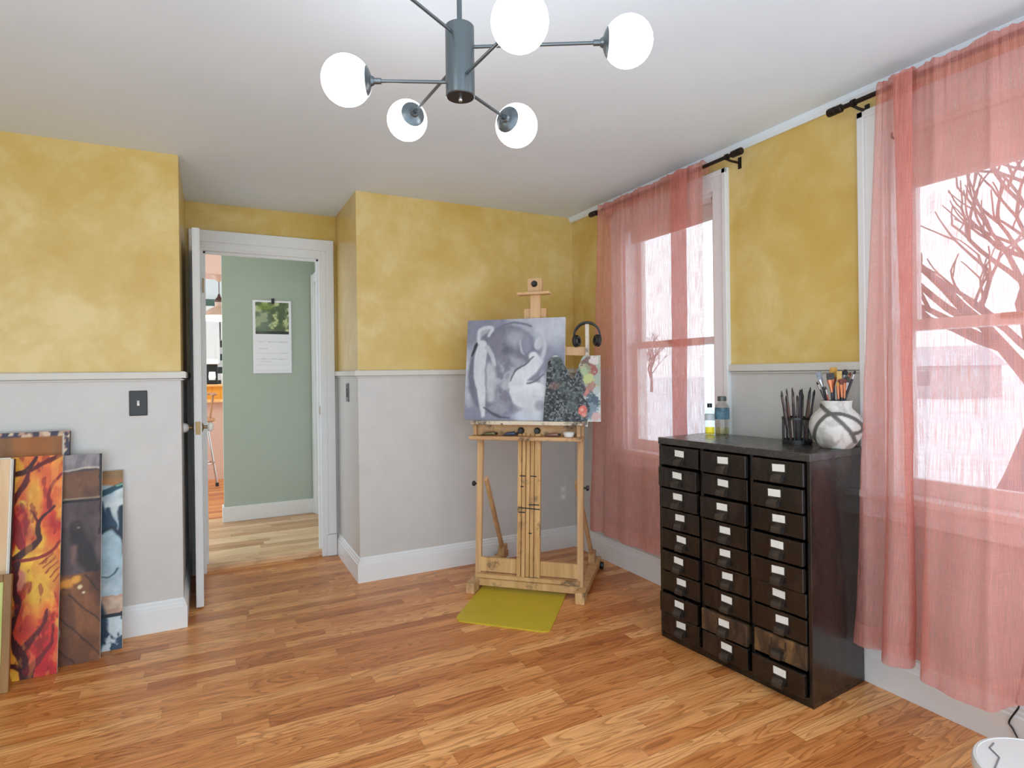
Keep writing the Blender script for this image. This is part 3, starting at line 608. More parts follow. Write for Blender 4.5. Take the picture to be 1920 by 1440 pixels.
def curtain(name, ctrl, ztop, zbot, label, group, seed):
    nu, nv = 300, 70; A = catmull(ctrl, nu); rng = np.random.RandomState(seed)
    X0 = 2.2245
    s = np.concatenate([[0], np.cumsum(np.hypot(np.diff(A[:, 2]), np.diff(A[:, 3])))])
    vv = np.linspace(0, 1, nv)  # 0 bottom
    V, Sg = np.meshgrid(vv, s, indexing='ij'); k = V**0.9
    Yc = A[:, 0][None]*k+A[:, 2][None]*(1-k); D = A[:, 1][None]*k+A[:, 3][None]*(1-k)
    ripple = (vnoise(Sg, V*2.1, seed, 9, 3, 1, 0.12)-0.5)*0.016*(1-0.55*k)+(vnoise(Sg, V*2.1, seed+5, 4, 3, 1, 1.2)-0.5)*0.018*(1-k)
    ripple += (vnoise(Sg, V, seed+9, 45, 2, 1, 0.02)-0.5)*0.012*sst(0.82, 1.0, V)
    Xc = X0+D+ripple*1.25
    Xc = np.where(V > 0.95, np.minimum(Xc, RX-0.013), Xc)
    Xc = np.minimum(Xc, 2.284)
    top = ztop+(vnoise(Sg[0], Sg[0]*0, seed+3, 40, 2)-0.5)*0.014
    bot = zbot+(vnoise(Sg[0], Sg[0]*0, seed+4, 4, 2)-0.5)*0.016
    Z = bot[None]+(top-bot)[None]*V
    co = np.stack([Xc, Yc, Z], -1)
    def mesh(nm, co, uvs, par):
        r, c = co.shape[:2]; idx = np.arange(r*c).reshape(r, c)
        F = np.stack([idx[:-1, :-1], idx[:-1, 1:], idx[1:, 1:], idx[1:, :-1]], -1).reshape(-1, 4)
        me = bpy.data.meshes.new(nm); me.from_pydata(co.reshape(-1, 3).tolist(), [], F.tolist()); uv = me.uv_layers.new(name='UVMap')
        uv.data.foreach_set('uv', uvs.reshape(-1, 2)[F.ravel()].astype(np.float32).ravel()); me.polygons.foreach_set('use_smooth', [True]*len(F)); me.materials.append(M['linen']); me.update()
        o = bpy.data.objects.new(nm, me); COL.objects.link(o); o.parent = par; return o
    t = thing(name, label, 'curtain', (0, 0, 0), 0, group)
    yc = float(A[:, 0].mean()); t.location = (X0, yc, zbot); inv = np.array([X0, yc, zbot])
    mesh('panel', co-inv, np.stack([Sg, Z-zbot], -1), t)
    # rod pocket: the header turned over the rod and sewn down behind
    n = 9; P = np.linspace(0, 1, n)[:, None]
    iz = -3; frontx, fronty, frontz = Xc[-1], Yc[-1], Z[-1]
    px = frontx[None]+(RX+0.016-frontx[None])*sst(0.0, 0.35, P); pz = frontz[None]-0.075*np.clip((P-0.12)/0.88, 0, 1)
    pz = pz+0.004*np.sin(np.clip(P/0.35, 0, 1)*PI); py = np.repeat(fronty[None], n, 0)
    low = sst(0.7, 1.0, P); px = px*(1-low)+(np.interp(2.1, [0, 3], [0, 0])+frontx[None]+0.004)*low
    mesh('rod_pocket', np.stack([px, py, pz], -1)-inv, np.stack([np.repeat(s[None], n, 0), 3+P*0.075+0*s[None]], -1), t)
    return t
C1 = [(3.10, 0.004, 3.255, 0.035), (3.085, -0.012, 3.235, -0.01), (3.05, 0.004, 3.17, -0.02), (3.02, -0.012, 3.12, 0.015), (2.96, 0.004, 3.06, -0.015), (2.88, -0.006, 2.96, 0.012),
      (2.80, 0.004, 2.87, -0.012), (2.70, -0.004, 2.75, 0.008), (2.60, 0.004, 2.64, -0.012), (2.52, -0.002, 2.55, 0.004), (2.455, -0.006, 2.475, -0.016), (2.39, -0.012, 2.405, -0.024), (2.318, -0.006, 2.335, -0.012),
      (2.36, 0.000, 2.375, 0.004), (2.43, 0.002, 2.445, 0.008), (2.45, 0.006, 2.46, 0.016), (2.39, 0.010, 2.40, 0.022), (2.32, 0.006, 2.34, 0.012), (2.285, -0.004, 2.30, -0.006), (2.25, 0.004, 2.265, 0.012), (2.215, 0.0, 2.225, 0.004), (2.205, -0.004, 2.21, -0.002)]
curtain('curtain', C1, 2.312, 0.215, 'sheer rose linen curtain beside the easel, over the far window', 'rose linen curtains', 11)
C2 = [(1.337, 0.0, 1.447, -0.005), (1.325, -0.010, 1.432, -0.022), (1.312, 0.000, 1.39, -0.03), (1.318, 0.006, 1.35, 0.002), (1.300, 0.006, 1.325, 0.012), (1.285, -0.002, 1.305, -0.03), (1.265, -0.012, 1.29, -0.085), (1.235, -0.016, 1.25, -0.105), (1.203, -0.008, 1.205, -0.06),
      (1.235, 0.002, 1.225, 0.01), (1.270, 0.004, 1.25, 0.022), (1.275, 0.008, 1.255, 0.03), (1.240, 0.010, 1.22, 0.035), (1.195, 0.006, 1.185, 0.02), (1.16, 0.004, 1.175, -0.03), (1.125, -0.008, 1.155, -0.095), (1.10, 0.004, 1.10, -0.10), (1.05, 0.003, 1.04, -0.11), (0.99, 0.003, 0.985, -0.105), (0.965, -0.010, 0.945, -0.10), (0.945, 0.003, 0.93, -0.02),
      (0.89, 0.004, 0.90, 0.025), (0.80, -0.004, 0.82, 0.0), (0.72, 0.004, 0.74, -0.03), (0.64, -0.008, 0.66, -0.02), (0.58, 0.003, 0.60, 0.012), (0.50, -0.004, 0.52, -0.02), (0.44, 0.0, 0.45, 0.0)]
curtain('curtain', C2, 2.312, 0.195, 'sheer rose linen curtain at the right edge, over the nearer window', 'rose linen curtains', 23)

# ------------------------------------------------------------------ ceiling light with six globes
lx, ly = 0.561, 1.359
t = thing('chandelier', 'gunmetal six-arm chandelier with white glass globes hanging from the ceiling', 'chandelier', (lx, ly, 1.938))
bm = bmesh.new(); lathe(bm, [(0, 0.0), (0.034, 0.0), (0.036, 0.002), (0.036, 0.173), (0.034, 0.175), (0.008, 0.176), (0.008, 0.19), (0, 0.19)], 40); bd = obj('body', bm, M['gunmetal'], t, True)
bm = bmesh.new(); lathe(bm, [(0, 0), (0.0335, 0), (0.0335, -0.001), (0, -0.001)], 32); obj('bottom_plate', bm, M['bronze'], bd)
bm = bmesh.new(); lathe(bm, [(0, -0.012), (0.005, -0.01), (0.006, -0.004), (0.006, 0), (0, 0)], 16); obj('finial', bm, M['chrome'], bd, True)
bm = bmesh.new(); tube(bm, [(0, 0, 0.18), (0, 0, H-1.938-0.02)], 0.0065, 14); obj('stem', bm, M['gunmetal'], t, True)
bm = bmesh.new(); lathe(bm, [(0, H-1.938), (0.06, H-1.938), (0.06, H-1.938-0.02), (0.054, H-1.938-0.026), (0, H-1.938-0.026)], 32); obj('canopy', bm, M['gunmetal'], t, True)
GL = [(0.306, 1.472, 1.975), (0.923, 1.156, 2.062), (0.582, 1.082, 1.982), (0.545, 1.748, 2.028), (0.794, 1.504, 1.964), (0.222, 1.148, 2.085)]
for gx, gy, gz in GL:
    g = Vector((gx-lx, gy-ly, gz-1.938)); d = Vector((g.x, g.y, 0)).normalized(); r = 0.0605
    bm = bmesh.new(); st_ = Vector((0, 0, g.z))+d*0.03; en = g-d*(r+0.006); tube(bm, [st_, en], 0.0043, 12)
    tube(bm, [en-d*0.018, en+d*0.004], 0.0075, 14); arm = obj('arm', bm, M['gunmetal'], t, True)
    prof = [(0, -r-0.008), (0.010, -r-0.007)]+[((r+0.0015)*math.sin(a), -(r+0.0015)*math.cos(a)) for a in np.linspace(0.22, 0.62, 6)]+[(r*math.sin(0.6), -r*math.cos(0.6)+0.001)]
    bm = bmesh.new(); lathe(bm, prof, 28, g, d); obj('cap', bm, M['darkcap'], arm, True)
    bm = bmesh.new(); lathe(bm, [(r*math.sin(a) if 0 < i < 19 else 0, -r*math.cos(a)) for i, a in enumerate(np.linspace(0, PI, 20))], 36, g, d); gb = obj('globe', bm, M['globe'], arm, True); gb['label'] = 'glowing white glass globe'

# ------------------------------------------------------------------ card catalogue cabinet
CW, CD, CHt = 0.742, 0.362, 0.94
caz = math.atan2(1.433-2.17, 1.958-1.887)      # direction left->right along the front
t = thing('drawer_cabinet', 'worn black 27-drawer card file cabinet under the wall between the windows', 'cabinet', (1.887, 2.17, 0), caz)
# local x: along the front left->right, local y: depth
E_ = 0.014
obj('carcass', boxes((0, E_, 0, CD, 0.02, CHt-0.03), (CW-E_, CW, 0, CD, 0.02, CHt-0.03), (E_, CW-E_, CD-0.01, CD, 0.02, CHt-0.03), (E_, CW-E_, 0.004, CD-0.01, 0.02, 0.034),
                     (CW/3-0.007, CW/3+0.007, 0.002, CD-0.01, 0.034, CHt-0.03), (2*CW/3-0.007, 2*CW/3+0.007, 0.002, CD-0.01, 0.034, CHt-0.03), bev=0.0015), M['cabinet'], t)
obj('top', boxes((-0.003, CW+0.003, -0.004, CD+0.002, CHt-0.03, CHt), bev=0.003), M['cabtop_sheen'], t)
obj('plinth', boxes((0.0, CW, 0.004, CD, 0.0, 0.02)), M['cabinet'], t)
RH = (CHt-0.03-0.036)/9
rng = random.Random(3)
def shift(bm, d):
    for v in bm.verts: v.co += Vector(d)
    return bm
def pull_bm():
    bm = bmesh.new(); pr = [(0, 0.030), (-0.006, 0.030), (-0.016, 0.024), (-0.021, 0.012), (-0.022, 0.0), (-0.020, 0.0), (-0.019, 0.011), (-0.0145, 0.022), (-0.006, 0.027), (0, 0.027)]
    prism(bm, pr, (-0.022, 0, 0), (0, 1, 0), (0, 0, 1), (0.044, 0, 0), 1.0)
    for x in (-0.022, 0.020): prism(bm, [(0, 0.003), (0, 0.030), (-0.006, 0.030), (-0.016, 0.024), (-0.021, 0.012), (-0.022, 0)], (x, 0, 0), (0, 1, 0), (0, 0, 1), (0.002, 0, 0), 1.0)
    box(bm, -0.026, 0.026, -0.0015, 0.0, 0.022, 0.04, bev=0.0005)
    return bm
for cidx in range(3):
    for r in range(9):
        x0 = E_+0.004 if cidx == 0 else cidx*CW/3+0.011; x1 = CW-E_-0.004 if cidx == 2 else (cidx+1)*CW/3-0.011
        z1 = CHt-0.032-r*RH-0.004; z0 = z1-RH+0.008
        out = rng.choice([0.0, 0.003, 0.004, 0.008, 0.012, 0.002, 0.015]); 
        if (cidx, r) in ((1, 7), (2, 4), (2, 3), (0, 7), (1, 2), (0, 1), (2, 8)): out = 0.02
        worn = (cidx, r) in ((1, 7), (2, 7))
        bm = bmesh.new(); box(bm, x0, x1, -0.006-out, 0.012-out, z0, z1, bev=0.003); box(bm, x0+0.006, x1-0.006, 0.012-out, CD-0.04, z0+0.004, z1-0.012)
        d = obj('drawer', bm, M['worn'] if worn else M['cabinet'], t)
        if worn: d['label'] = 'drawer with worn brown front'
        xm = (x0+x1)/2+rng.uniform(-0.008, 0.010); yf = -0.006-out
        p = obj('drawer_pull', shift(pull_bm(), (xm, yf, z0+0.008)), M['pull'], d)
        if (cidx, r) != (2, 7):
            bm = bmesh.new(); zc = z1-0.028
            obox(bm, (xm+0.002, yf-0.0012, zc), (1, 0, rng.uniform(-.05, .05)), (0, 1, 0), (rng.uniform(-.03, .03), 0, 1), 0.052, 0.0014, 0.028)
            cdl = obj('label_card', bm, M['card'], d); cdl['label'] = 'white paper label card'
            bm = bmesh.new()
            for q in ((-0.029, -0.026), (0.026+0.004, 0.029+0.004)): box(bm, xm+q[0], xm+q[1], yf-0.003, yf, zc-0.016, zc+0.014)
            box(bm, xm-0.029, xm+0.033, yf-0.003, yf, zc-0.018, zc-0.0155); obj('card_frame', bm, M['pull'], d)
        else:
            bm = bmesh.new()
            for q in ((-0.029, -0.026, z1-0.046, z1-0.012), (0.030, 0.033, z1-0.046, z1-0.012)): box(bm, xm+q[0], xm+q[1], yf-0.003, yf, q[2], q[3])
            obj('card_frame', bm, M['pull'], d)

# things on the cabinet
ZT_ = CHt
t = thing('bottle', 'small clear bottle with dark cap and yellow liquid on the cabinet', 'bottle', (2.172, 2.128, ZT_), 0, 'bottles on the cabinet')
bm = bmesh.new(); lathe(bm, [(0, 0.001), (0.021, 0.001), (0.023, 0.004), (0.023, 0.105), (0.018, 0.118), (0.010, 0.124), (0.010, 0.136), (0, 0.137)], 28); obj('glass', bm, M['bottle'], t, True)
bm = bmesh.new(); lathe(bm, [(0, 0.003), (0.0205, 0.003), (0.0215, 0.005), (0.0215, 0.036), (0, 0.036)], 28); lq = obj('liquid', bm, M['oil'], t, True); lq['label'] = 'yellow oil'
bm = bmesh.new(); lathe(bm, [(0.0233, 0.07), (0.0236, 0.07), (0.0236, 0.1), (0.0233, 0.1)], 28); obj('label', bm, M['whitelabel'], t, True)
bm = bmesh.new(); lathe(bm, [(0, 0.132), (0.012, 0.132), (0.012, 0.150), (0.010, 0.152), (0, 0.152)], 20); obj('cap', bm, M['black'], t, True)
t = thing('bottle', 'larger clear bottle with blue wrap label on the cabinet', 'bottle', (2.226, 2.101, ZT_), 0, 'bottles on the cabinet')
bm = bmesh.new(); lathe(bm, [(0, 0.001), (0.031, 0.001), (0.034, 0.004), (0.034, 0.13), (0.031, 0.143), (0.02, 0.153), (0.018, 0.158), (0.018, 0.164), (0, 0.165)], 32); obj('glass', bm, M['bottle'], t, True)
bm = bmesh.new(); lathe(bm, [(0, 0.003), (0.031, 0.003), (0.0325, 0.005), (0.0325, 0.032), (0, 0.032)], 32); lq = obj('liquid', bm, M['paleoil'], t, True); lq['label'] = 'pale yellow liquid'
bm = bmesh.new(); lathe(bm, [(0.0342, 0.075), (0.0346, 0.075), (0.0346, 0.128), (0.0342, 0.128)], 32); obj('label', bm, M['bluelabel'], t, True)
bm = bmesh.new(); lathe(bm, [(0, 0.163), (0.021, 0.163), (0.021, 0.184), (0.019, 0.186), (0, 0.186)], 24); obj('cap', bm, M['greyplate'], t, True)

# vase
vx, vy = 2.205, 1.497
t = tag(bpy.data.objects.new('vase', None), 'round white ceramic vase with dark grey bands holding brushes', 'vase'); COL.objects.link(t); t.location = (vx, vy, ZT_)
vp = catmull([(0.052, 0.0), (0.062, 0.008), (0.082, 0.035), (0.095, 0.07), (0.0955, 0.095), (0.086, 0.125), (0.066, 0.148), (0.057, 0.158), (0.056, 0.172), (0.059, 0.188)], 60)
na = 120; camdir = math.atan2(-vy, -vx)
th = np.arange(na)/na*2*PI; TH, IZ = np.meshgrid(th, np.arange(60)); R_ = vp[:, 0][IZ]; ZZ = vp[:, 1][IZ]
dA = (TH-camdir+PI) % (2*PI)-PI; UU = dA      # angle from camera-facing (ccw seen from above = to the right)
Pn = Paint(UU, ZZ, (206, 202, 196)); n_ = vnoise(UU*0.1, ZZ, 4, 40, 5); Pn.lay(sst(0.5, 0.7, n_), (168, 160, 154), 0.6); Pn.lay(sst(0.055, 0.03, ZZ)*sst(0.4, 0.6, n_), (150, 136, 128), 0.7)
Uh = np.sin(np.clip(UU, -1.5, 1.5))*R_; Uh = np.where(abs(UU) > 1.5, 9, Uh)
def band(pts, w): Pn.lay(pline(Uh, ZZ, pts, w, 0.0015), (92, 88, 84))
band([(-0.052, 0.168), (-0.03, 0.147), (-0.012, 0.135), (0.02, 0.105), (0.05, 0.068), (0.065, 0.03)], 0.0075)
band([(-0.07, 0.0), (-0.076, 0.045), (-0.066, 0.09), (-0.04, 0.125), (-0.015, 0.138), (0.02, 0.138), (0.06, 0.122), (0.086, 0.098), (0.09, 0.078), (0.075, 0.068), (0.05, 0.064)], 0.0065)
back = abs(UU) > 1.6; bb = np.abs(((UU*0.09-ZZ) % 0.12)-0.06) < 0.006; Pn.lay((back & bb).astype(float), (92, 88, 84))
co = np.stack([R_*np.cos(TH), R_*np.sin(TH), ZZ], -1).reshape(-1, 3).tolist(); colr = srgb2lin(Pn.c).reshape(-1, 3).tolist()
idx = np.arange(60*na).reshape(60, na); F = []
for i in range(59):
    for j in range(na): F.append((int(idx[i, j]), int(idx[i, (j+1) % na]), int(idx[i+1, (j+1) % na]), int(idx[i+1, j])))
inner = [(0.054, 0.186), (0.051, 0.16), (0.08, 0.1), (0.075, 0.03)]; prev = [int(q) for q in idx[59]]
for r, z in inner:
    cur = []
    for j in range(na): co.append([r*math.cos(th[j]), r*math.sin(th[j]), z]); colr.append(srgb2lin(np.array([120., 114, 110])).tolist()); cur.append(len(co)-1)
    for j in range(na): F.append((prev[j], prev[(j+1) % na], cur[(j+1) % na], cur[j]))
    prev = cur
F.append(tuple(int(q) for q in idx[0][::-1])); F.append(tuple(prev))
me = bpy.data.meshes.new('vase_body'); me.from_pydata(co, [], F); set_col(me, np.array(colr)); me.materials.append(M['ceramic']); me.polygons.foreach_set('use_smooth', [True]*len(F)); me.update()
vb = bpy.data.objects.new('vase_body', me); COL.objects.link(vb); vb.parent = t

RIGHT = Vector((math.cos(YAW), -math.sin(YAW), 0)); FWD = Vector((math.sin(YAW), math.cos(YAW), 0))
def brush(base, tip, hw, bl, fl_, hm, fm, bmn, label, group, flat=1.0, hr=0.0035, name='paint_brush', cat='brush'):
    """handle end 'base' down in the pot, bristle tip up"""
    base, tip = Vector(base), Vector(tip); d = (tip-base); Ln = d.length; d.normalize()
    t = thing(name, label, cat, base, 0, group)
    side = (RIGHT-d*RIGHT.dot(d)).normalized(); nrm = d.cross(side)
    p = lambda s: d*s
    bm = bmesh.new(); tube(bm, [p(0), p((Ln-bl-fl_)*0.6), p(Ln-bl-fl_)], [hr*0.6, hr*1.25, hr], 10); obj('handle', bm, M[hm], t, True)
    def sec(bm, rows):
        rings = [[bm.verts.new(p(s)+side*math.cos(2*PI*k/14)*a+nrm*math.sin(2*PI*k/14)*b) for k in range(14)] for s, a, b in rows]
        for i in range(len(rings)-1):
            for k in range(14): bm.faces.new((rings[i][k], rings[i][(k+1) % 14], rings[i+1][(k+1) % 14], rings[i+1][k]))
        bm.faces.new(rings[0][::-1]); bm.faces.new(rings[-1])
    s0 = Ln-bl-fl_
    if fl_ > 0:
        bm = bmesh.new(); sec(bm, [(s0, hr, hr), (s0+fl_*0.5, hr*0.6+hw*0.45, hr), (s0+fl_, hw, max(hw*flat, hr*0.8))]); obj('ferrule', bm, M[fm], t, True)
    bm = bmesh.new(); b = max(hw*flat, 0.002); sec(bm, [(s0+fl_, hw*0.95, b*0.95), (s0+fl_+bl*0.5, hw*1.08, b), (Ln-bl*0.05, hw*(1.0 if flat < 0.6 else 0.4), b*0.5), (Ln, hw*(0.92 if flat < 0.6 else 0.1), b*0.2)]); obj('bristles', bm, M[bmn], t, True)
vc = Vector((vx, vy, ZT_))
def vb_(u, w, tx, tz, tw=0.0): return vc+RIGHT*u+FWD*w+Vector((0, 0, 0.012)), vc+RIGHT*tx+FWD*tw+Vector((0, 0, tz))
GV = 'brushes standing in the white vase'
# (base u, base depth, tip u, tip z, tip depth, half width, bristle length, ferrule length, handle, ferrule, bristle, label, flatness, handle radius)
VB = [
 (0.015, 0.00, -0.068, 0.300, 0.00, 0.0105, 0.030, 0.030, 'handle_dark', 'ferrule_s', 'b_grey', 'flat grey-bristled brush with pale ferrule, top left of the white vase', 0.35, 0.004),
 (0.03, -0.01, -0.079, 0.262, -0.01, 0.0035, 0.012, 0.02, 'handle_dark', 'ferrule_s', 'b_black', 'thin dark round brush leaning far left out of the white vase', 1.0, 0.003),
 (0.00, -0.02, -0.052, 0.245, -0.02, 0.004, 0.014, 0.02, 'handle_red', 'ferrule_s', 'b_dark', 'short thin red-handled brush low at left in the white vase', 1.0, 0.003),
 (-0.005, -0.01, -0.031, 0.296, -0.02, 0.0155, 0.026, 0.05, 'handle_dark', 'ferrule', 'b_dark', 'broad flat dark-bristled brush with copper ferrule in the white vase', 0.3, 0.0045),
 (0.00, 0.015, -0.001, 0.318, 0.012, 0.0145, 0.038, 0.04, 'handle_navy', 'ferrule', 'b_gold', 'broad flat golden-bristled brush, tallest in the white vase', 0.3, 0.0045),
 (0.01, 0.0, 0.013, 0.303, -0.005, 0.010, 0.034, 0.04, 'handle_navy', 'ferrule', 'b_tan', 'flat tan-bristled brush just right of the tallest golden one', 0.35, 0.004),
 (0.005, -0.025, -0.008, 0.262, -0.03, 0.006, 0.018, 0.05, 'handle_navy', 'ferrule', 'b_gold', 'small gold-tipped copper brush at the front middle of the vase', 0.6, 0.0035),
 (0.015, -0.015, 0.010, 0.272, -0.025, 0.009, 0.022, 0.05, 'handle_navy', 'ferrule', 'b_red', 'red-brown bristled copper brush at front centre of the vase', 0.5, 0.004),
 (0.02, -0.01, 0.027, 0.274, -0.02, 0.007, 0.018, 0.06, 'handle_navy', 'ferrule', 'b_red', 'narrow red-brown brush with long copper ferrule, right of vase centre', 0.6, 0.0035),
 (-0.01, 0.01, 0.047, 0.310, 0.01, 0.0100, 0.024, 0.03, 'handle_dark', 'ferrule_s', 'b_black', 'round black mop brush at the upper right of the vase', 0.9, 0.0035),
 (-0.005, -0.005, 0.046, 0.283, -0.01, 0.0085, 0.026, 0.03, 'handle_navy', 'ferrule_s', 'b_dark', 'brown oval mop brush below the black one in the vase', 0.8, 0.0035),
 (-0.015, 0.005, 0.060, 0.298, 0.0, 0.006, 0.014, 0.05, 'handle_red', 'ferrule', 'b_red', 'slim brush with red handle between the mops and the far-right stick', 0.6, 0.003),
 (-0.03, 0.00, 0.074, 0.305, -0.01, 0.004, 0.016, 0.02, 'handle_dark', 'ferrule_s', 'b_black', 'long dark round brush leaning far right out of the white vase', 1.0, 0.0042),
]
for b in VB:
    p0, p1 = vb_(b[0], b[1], b[2], b[3], b[4]); brush(p0, p1, b[5], b[6], b[7], b[8], b[9], b[10], b[11], GV, b[12], b[13])

# wire caddy with dark brushes
cx_, cy_ = 2.205, 1.672
t = thing('wire_holder', 'black wire pencil holder beside the white vase', 'holder', (cx_, cy_, ZT_), -YAW)
R0, HC = 0.056, 0.105
bm = bmesh.new(); lathe(bm, [(0, 0), (R0, 0), (R0, 0.004), (0, 0.004)], 32); obj('base', bm, M['black'], t)
bm = bmesh.new()
for z in (0.004, HC*0.97): lathe(bm, [(R0-0.003, z), (R0+0.003, z), (R0+0.003, z+0.010), (R0-0.003, z+0.010), (R0-0.003, z)], 32)
lathe(bm, [(R0-0.001, 0.014), (R0+0.001, 0.014), (R0+0.001, 0.018), (R0-0.001, 0.018), (R0-0.001, 0.014)], 32); obj('rim', bm, M['black'], t)
bm = bmesh.new()
for k in range(20):
    a = 2*PI*k/20; tube(bm, [(R0*math.cos(a), R0*math.sin(a), 0.004), (R0*math.cos(a), R0*math.sin(a), HC)], 0.0018, 6)
obj('wires', bm, M['black'], t)
cc = Vector((cx_, cy_, ZT_)); HB = [(-0.075, 0.225), (-0.056, 0.215), (-0.046, 0.232), (-0.034, 0.20), (-0.027, 0.225), (-0.014, 0.236), (-0.006, 0.205), (0.004, 0.228), (0.013, 0.20), (0.024, 0.21), (0.035, 0.23), (0.047, 0.238), (0.058, 0.222), (0.068, 0.226)]
ords = ['first', 'second', 'third', 'fourth', 'fifth', 'sixth', 'seventh', 'eighth', 'ninth', 'tenth', 'eleventh', 'twelfth', 'thirteenth', 'last']
for i, (u, z) in enumerate(HB):
    w = [(-0.03), 0.02, -0.01, 0.03, -0.03, 0.01, -0.02][i % 7]; bu = max(-0.036, min(0.036, u*0.55)); big = i % 3 == 1
    brush(cc+RIGHT*bu+FWD*w*0.7+Vector((0, 0, 0.006)), cc+RIGHT*u+FWD*w*0.8+Vector((0, 0, z)), 0.005 if big else 0.0036, 0.026, 0.03, ['handle_stain', 'handle_dark', 'handle_brown'][i % 3], ['handle_stain', 'handle_dark'][i % 2], 'b_black' if i % 2 else 'b_dark',
          ords[i]+' slim dark brush from the left in the black wire holder', 'brushes in the wire holder', 0.8, 0.0040)

# ------------------------------------------------------------------ easel (local: x right, y back)
eaz = math.atan2(-0.686, 0.7275); EO = (1.5395, 2.8935, 0)
E = thing('easel', 'paint-spattered wooden studio easel in the corner by the curtain', 'easel', EO, eaz)
Yp = lambda z: 0.085+0.0875*z
for s in (-1, 1):
    bm = bmesh.new(); xx = s*0.314; box(bm, xx-0.026, xx+0.026, 0.05, 0.66, 0.02, 0.06, bev=0.003); box(bm, xx-0.026, xx+0.026, -0.02, 0.07, 0.0, 0.062, bev=0.004)
    ft = obj('foot', bm, M['easeldirty'] if s > 0 else M['easel'], E)
    bm = bmesh.new(); lathe(bm, [(0, -0.012), (0.02, -0.012), (0.022, -0.008), (0.022, 0.008), (0.02, 0.012), (0, 0.012)], 20, (xx+s*0.036, 0.60, 0.022), (1, 0, 0)); cs = obj('caster', bm, M['black'], ft, True)
    bm = bmesh.new(); beam(bm, (s*0.300, Yp(0.05), 0.05), (s*0.300, Yp(0.955), 0.955), 0.034, 0.03, bev=0.003); obj('upright', bm, M['easel'], E)
    bm = bmesh.new(); beam(bm, (s*0.272, Yp(0.62)+0.026, 0.63), (s*0.296, 0.555, 0.09), 0.02, 0.036, bev=0.003); obj('brace', bm, M['easel'], E)
    bm = bmesh.new(); box(bm, s*0.296-0.02, s*0.296+0.02, 0.52, 0.60, 0.055, 0.12, bev=0.003); obj('brace_block', bm, M['easel'], E)
    bm = bmesh.new(); k = Vector((s*0.317, Yp(0.6), 0.6)); tube(bm, [k, k+Vector((s*0.022, 0, 0))], 0.006, 8); lathe(bm, [(0, 0), (0.014, 0), (0.017, 0.005), (0.014, 0.014), (0, 0.014)], 8, k+Vector((s*0.015, 0, 0)), (s, 0, 0)); obj('knob', bm, M['black'], E)
bm = bmesh.new(); beam(bm, (-0.29, Yp(0.14)-0.004, 0.143), (0.29, Yp(0.14)-0.004, 0.143), 0.02, 0.082, side=(0, 1, 0), bev=0.002); obj('front_board', bm, M['easeldirty'], E)
bm = bmesh.new(); beam(bm, (-0.30, Yp(0.08)-0.018, 0.085), (0.30, Yp(0.08)-0.018, 0.085), 0.045, 0.022, side=(0, 1, 0), bev=0.002); beam(bm, (-0.30, Yp(0.06)-0.012, 0.047), (0.30, Yp(0.06)-0.012, 0.047), 0.03, 0.042, side=(0, 1, 0), bev=0.002); obj('bottom_rail', bm, M['easeldirty'], E)
# slotted mast: grooved cross-section
pr = [(-0.067, 0), (-0.067, -0.024)]
for g in (-0.043, -0.018, 0.007, 0.032): pr += [(g-0.003, -0.024), (g-0.003, -0.010), (g+0.003, -0.010), (g+0.003, -0.024)]
pr += [(0.067, -0.024), (0.067, 0)]
bm = bmesh.new(); z0, z1 = 0.075, 0.90; prism(bm, pr, (0.006, Yp(z0)-0.006, z0), (1, 0, 0), (0, 1, -0.0875), (0, Yp(z1)-Yp(z0), z1-z0), 1.0)
ms = obj('mast', bm, M['easelslot'], E); ms['label'] = 'slotted centre plank with paint drips'
bm = bmesh.new()
for z, x0, x1 in ((0.66, -0.055, -0.02), (0.66, 0.01, 0.045), (0.50, 0.0, 0.062), (0.478, -0.062, 0.066), (0.455, -0.06, -0.02), (0.60, -0.05, -0.03), (0.34, 0.0, 0.02), (0.095, -0.02, 0.06)): obox(bm, ((x0+x1)/2+0.006, Yp(z)-0.0312, z), (1, 0, random.uniform(-.05, .05)), (0, 1, 0), (0, 0, 1), x1-x0, 0.001, 0.006)
sm = obj('paint_mark', bm, M['blackmatte'], ms); sm['label'] = 'dark paint streaks'
bm = bmesh.new(); beam(bm, (0.012, Yp(0.86)+0.014, 0.86), (0.026, Yp(1.64)+0.014, 1.64), 0.055, 0.024, bev=0.003); obj('upper_mast', bm, M['easellight'], E)
bm = bmesh.new(); beam(bm, (0.027, Yp(1.57)+0.008, 1.57), (0.027, Yp(1.72)+0.008, 1.72), 0.06, 0.02, bev=0.002); beam(bm, (0.02, Yp(1.56)+0.03, 1.56), (0.02, Yp(1.635)+0.03, 1.635), 0.135, 0.012, bev=0.002); obj('slider', bm, M['easellight'], E)
bm = bmesh.new(); beam(bm, (0.026, Yp(1.725), 1.728), (0.026, Yp(1.8), 1.81), 0.086, 0.034, bev=0.003); hd = obj('clamp_head', bm, M['easellight'], E)
bm = bmesh.new(); box(bm, -0.075, 0.122, Yp(1.72)-0.05, Yp(1.72)+0.02, 1.712, 1.728, bev=0.003); obj('clamp_bar', bm, M['easellight'], hd)
bm = bmesh.new(); yk = Yp(1.775)-0.018; lathe(bm, [(0, 0.02), (0.012, 0.02), (0.018, 0.014), (0.02, 0.006), (0.014, 0), (0, 0)], 7, (0.026, yk, 1.777), (0, -1, 0)); obj('clamp_knob', bm, M['black'], hd)
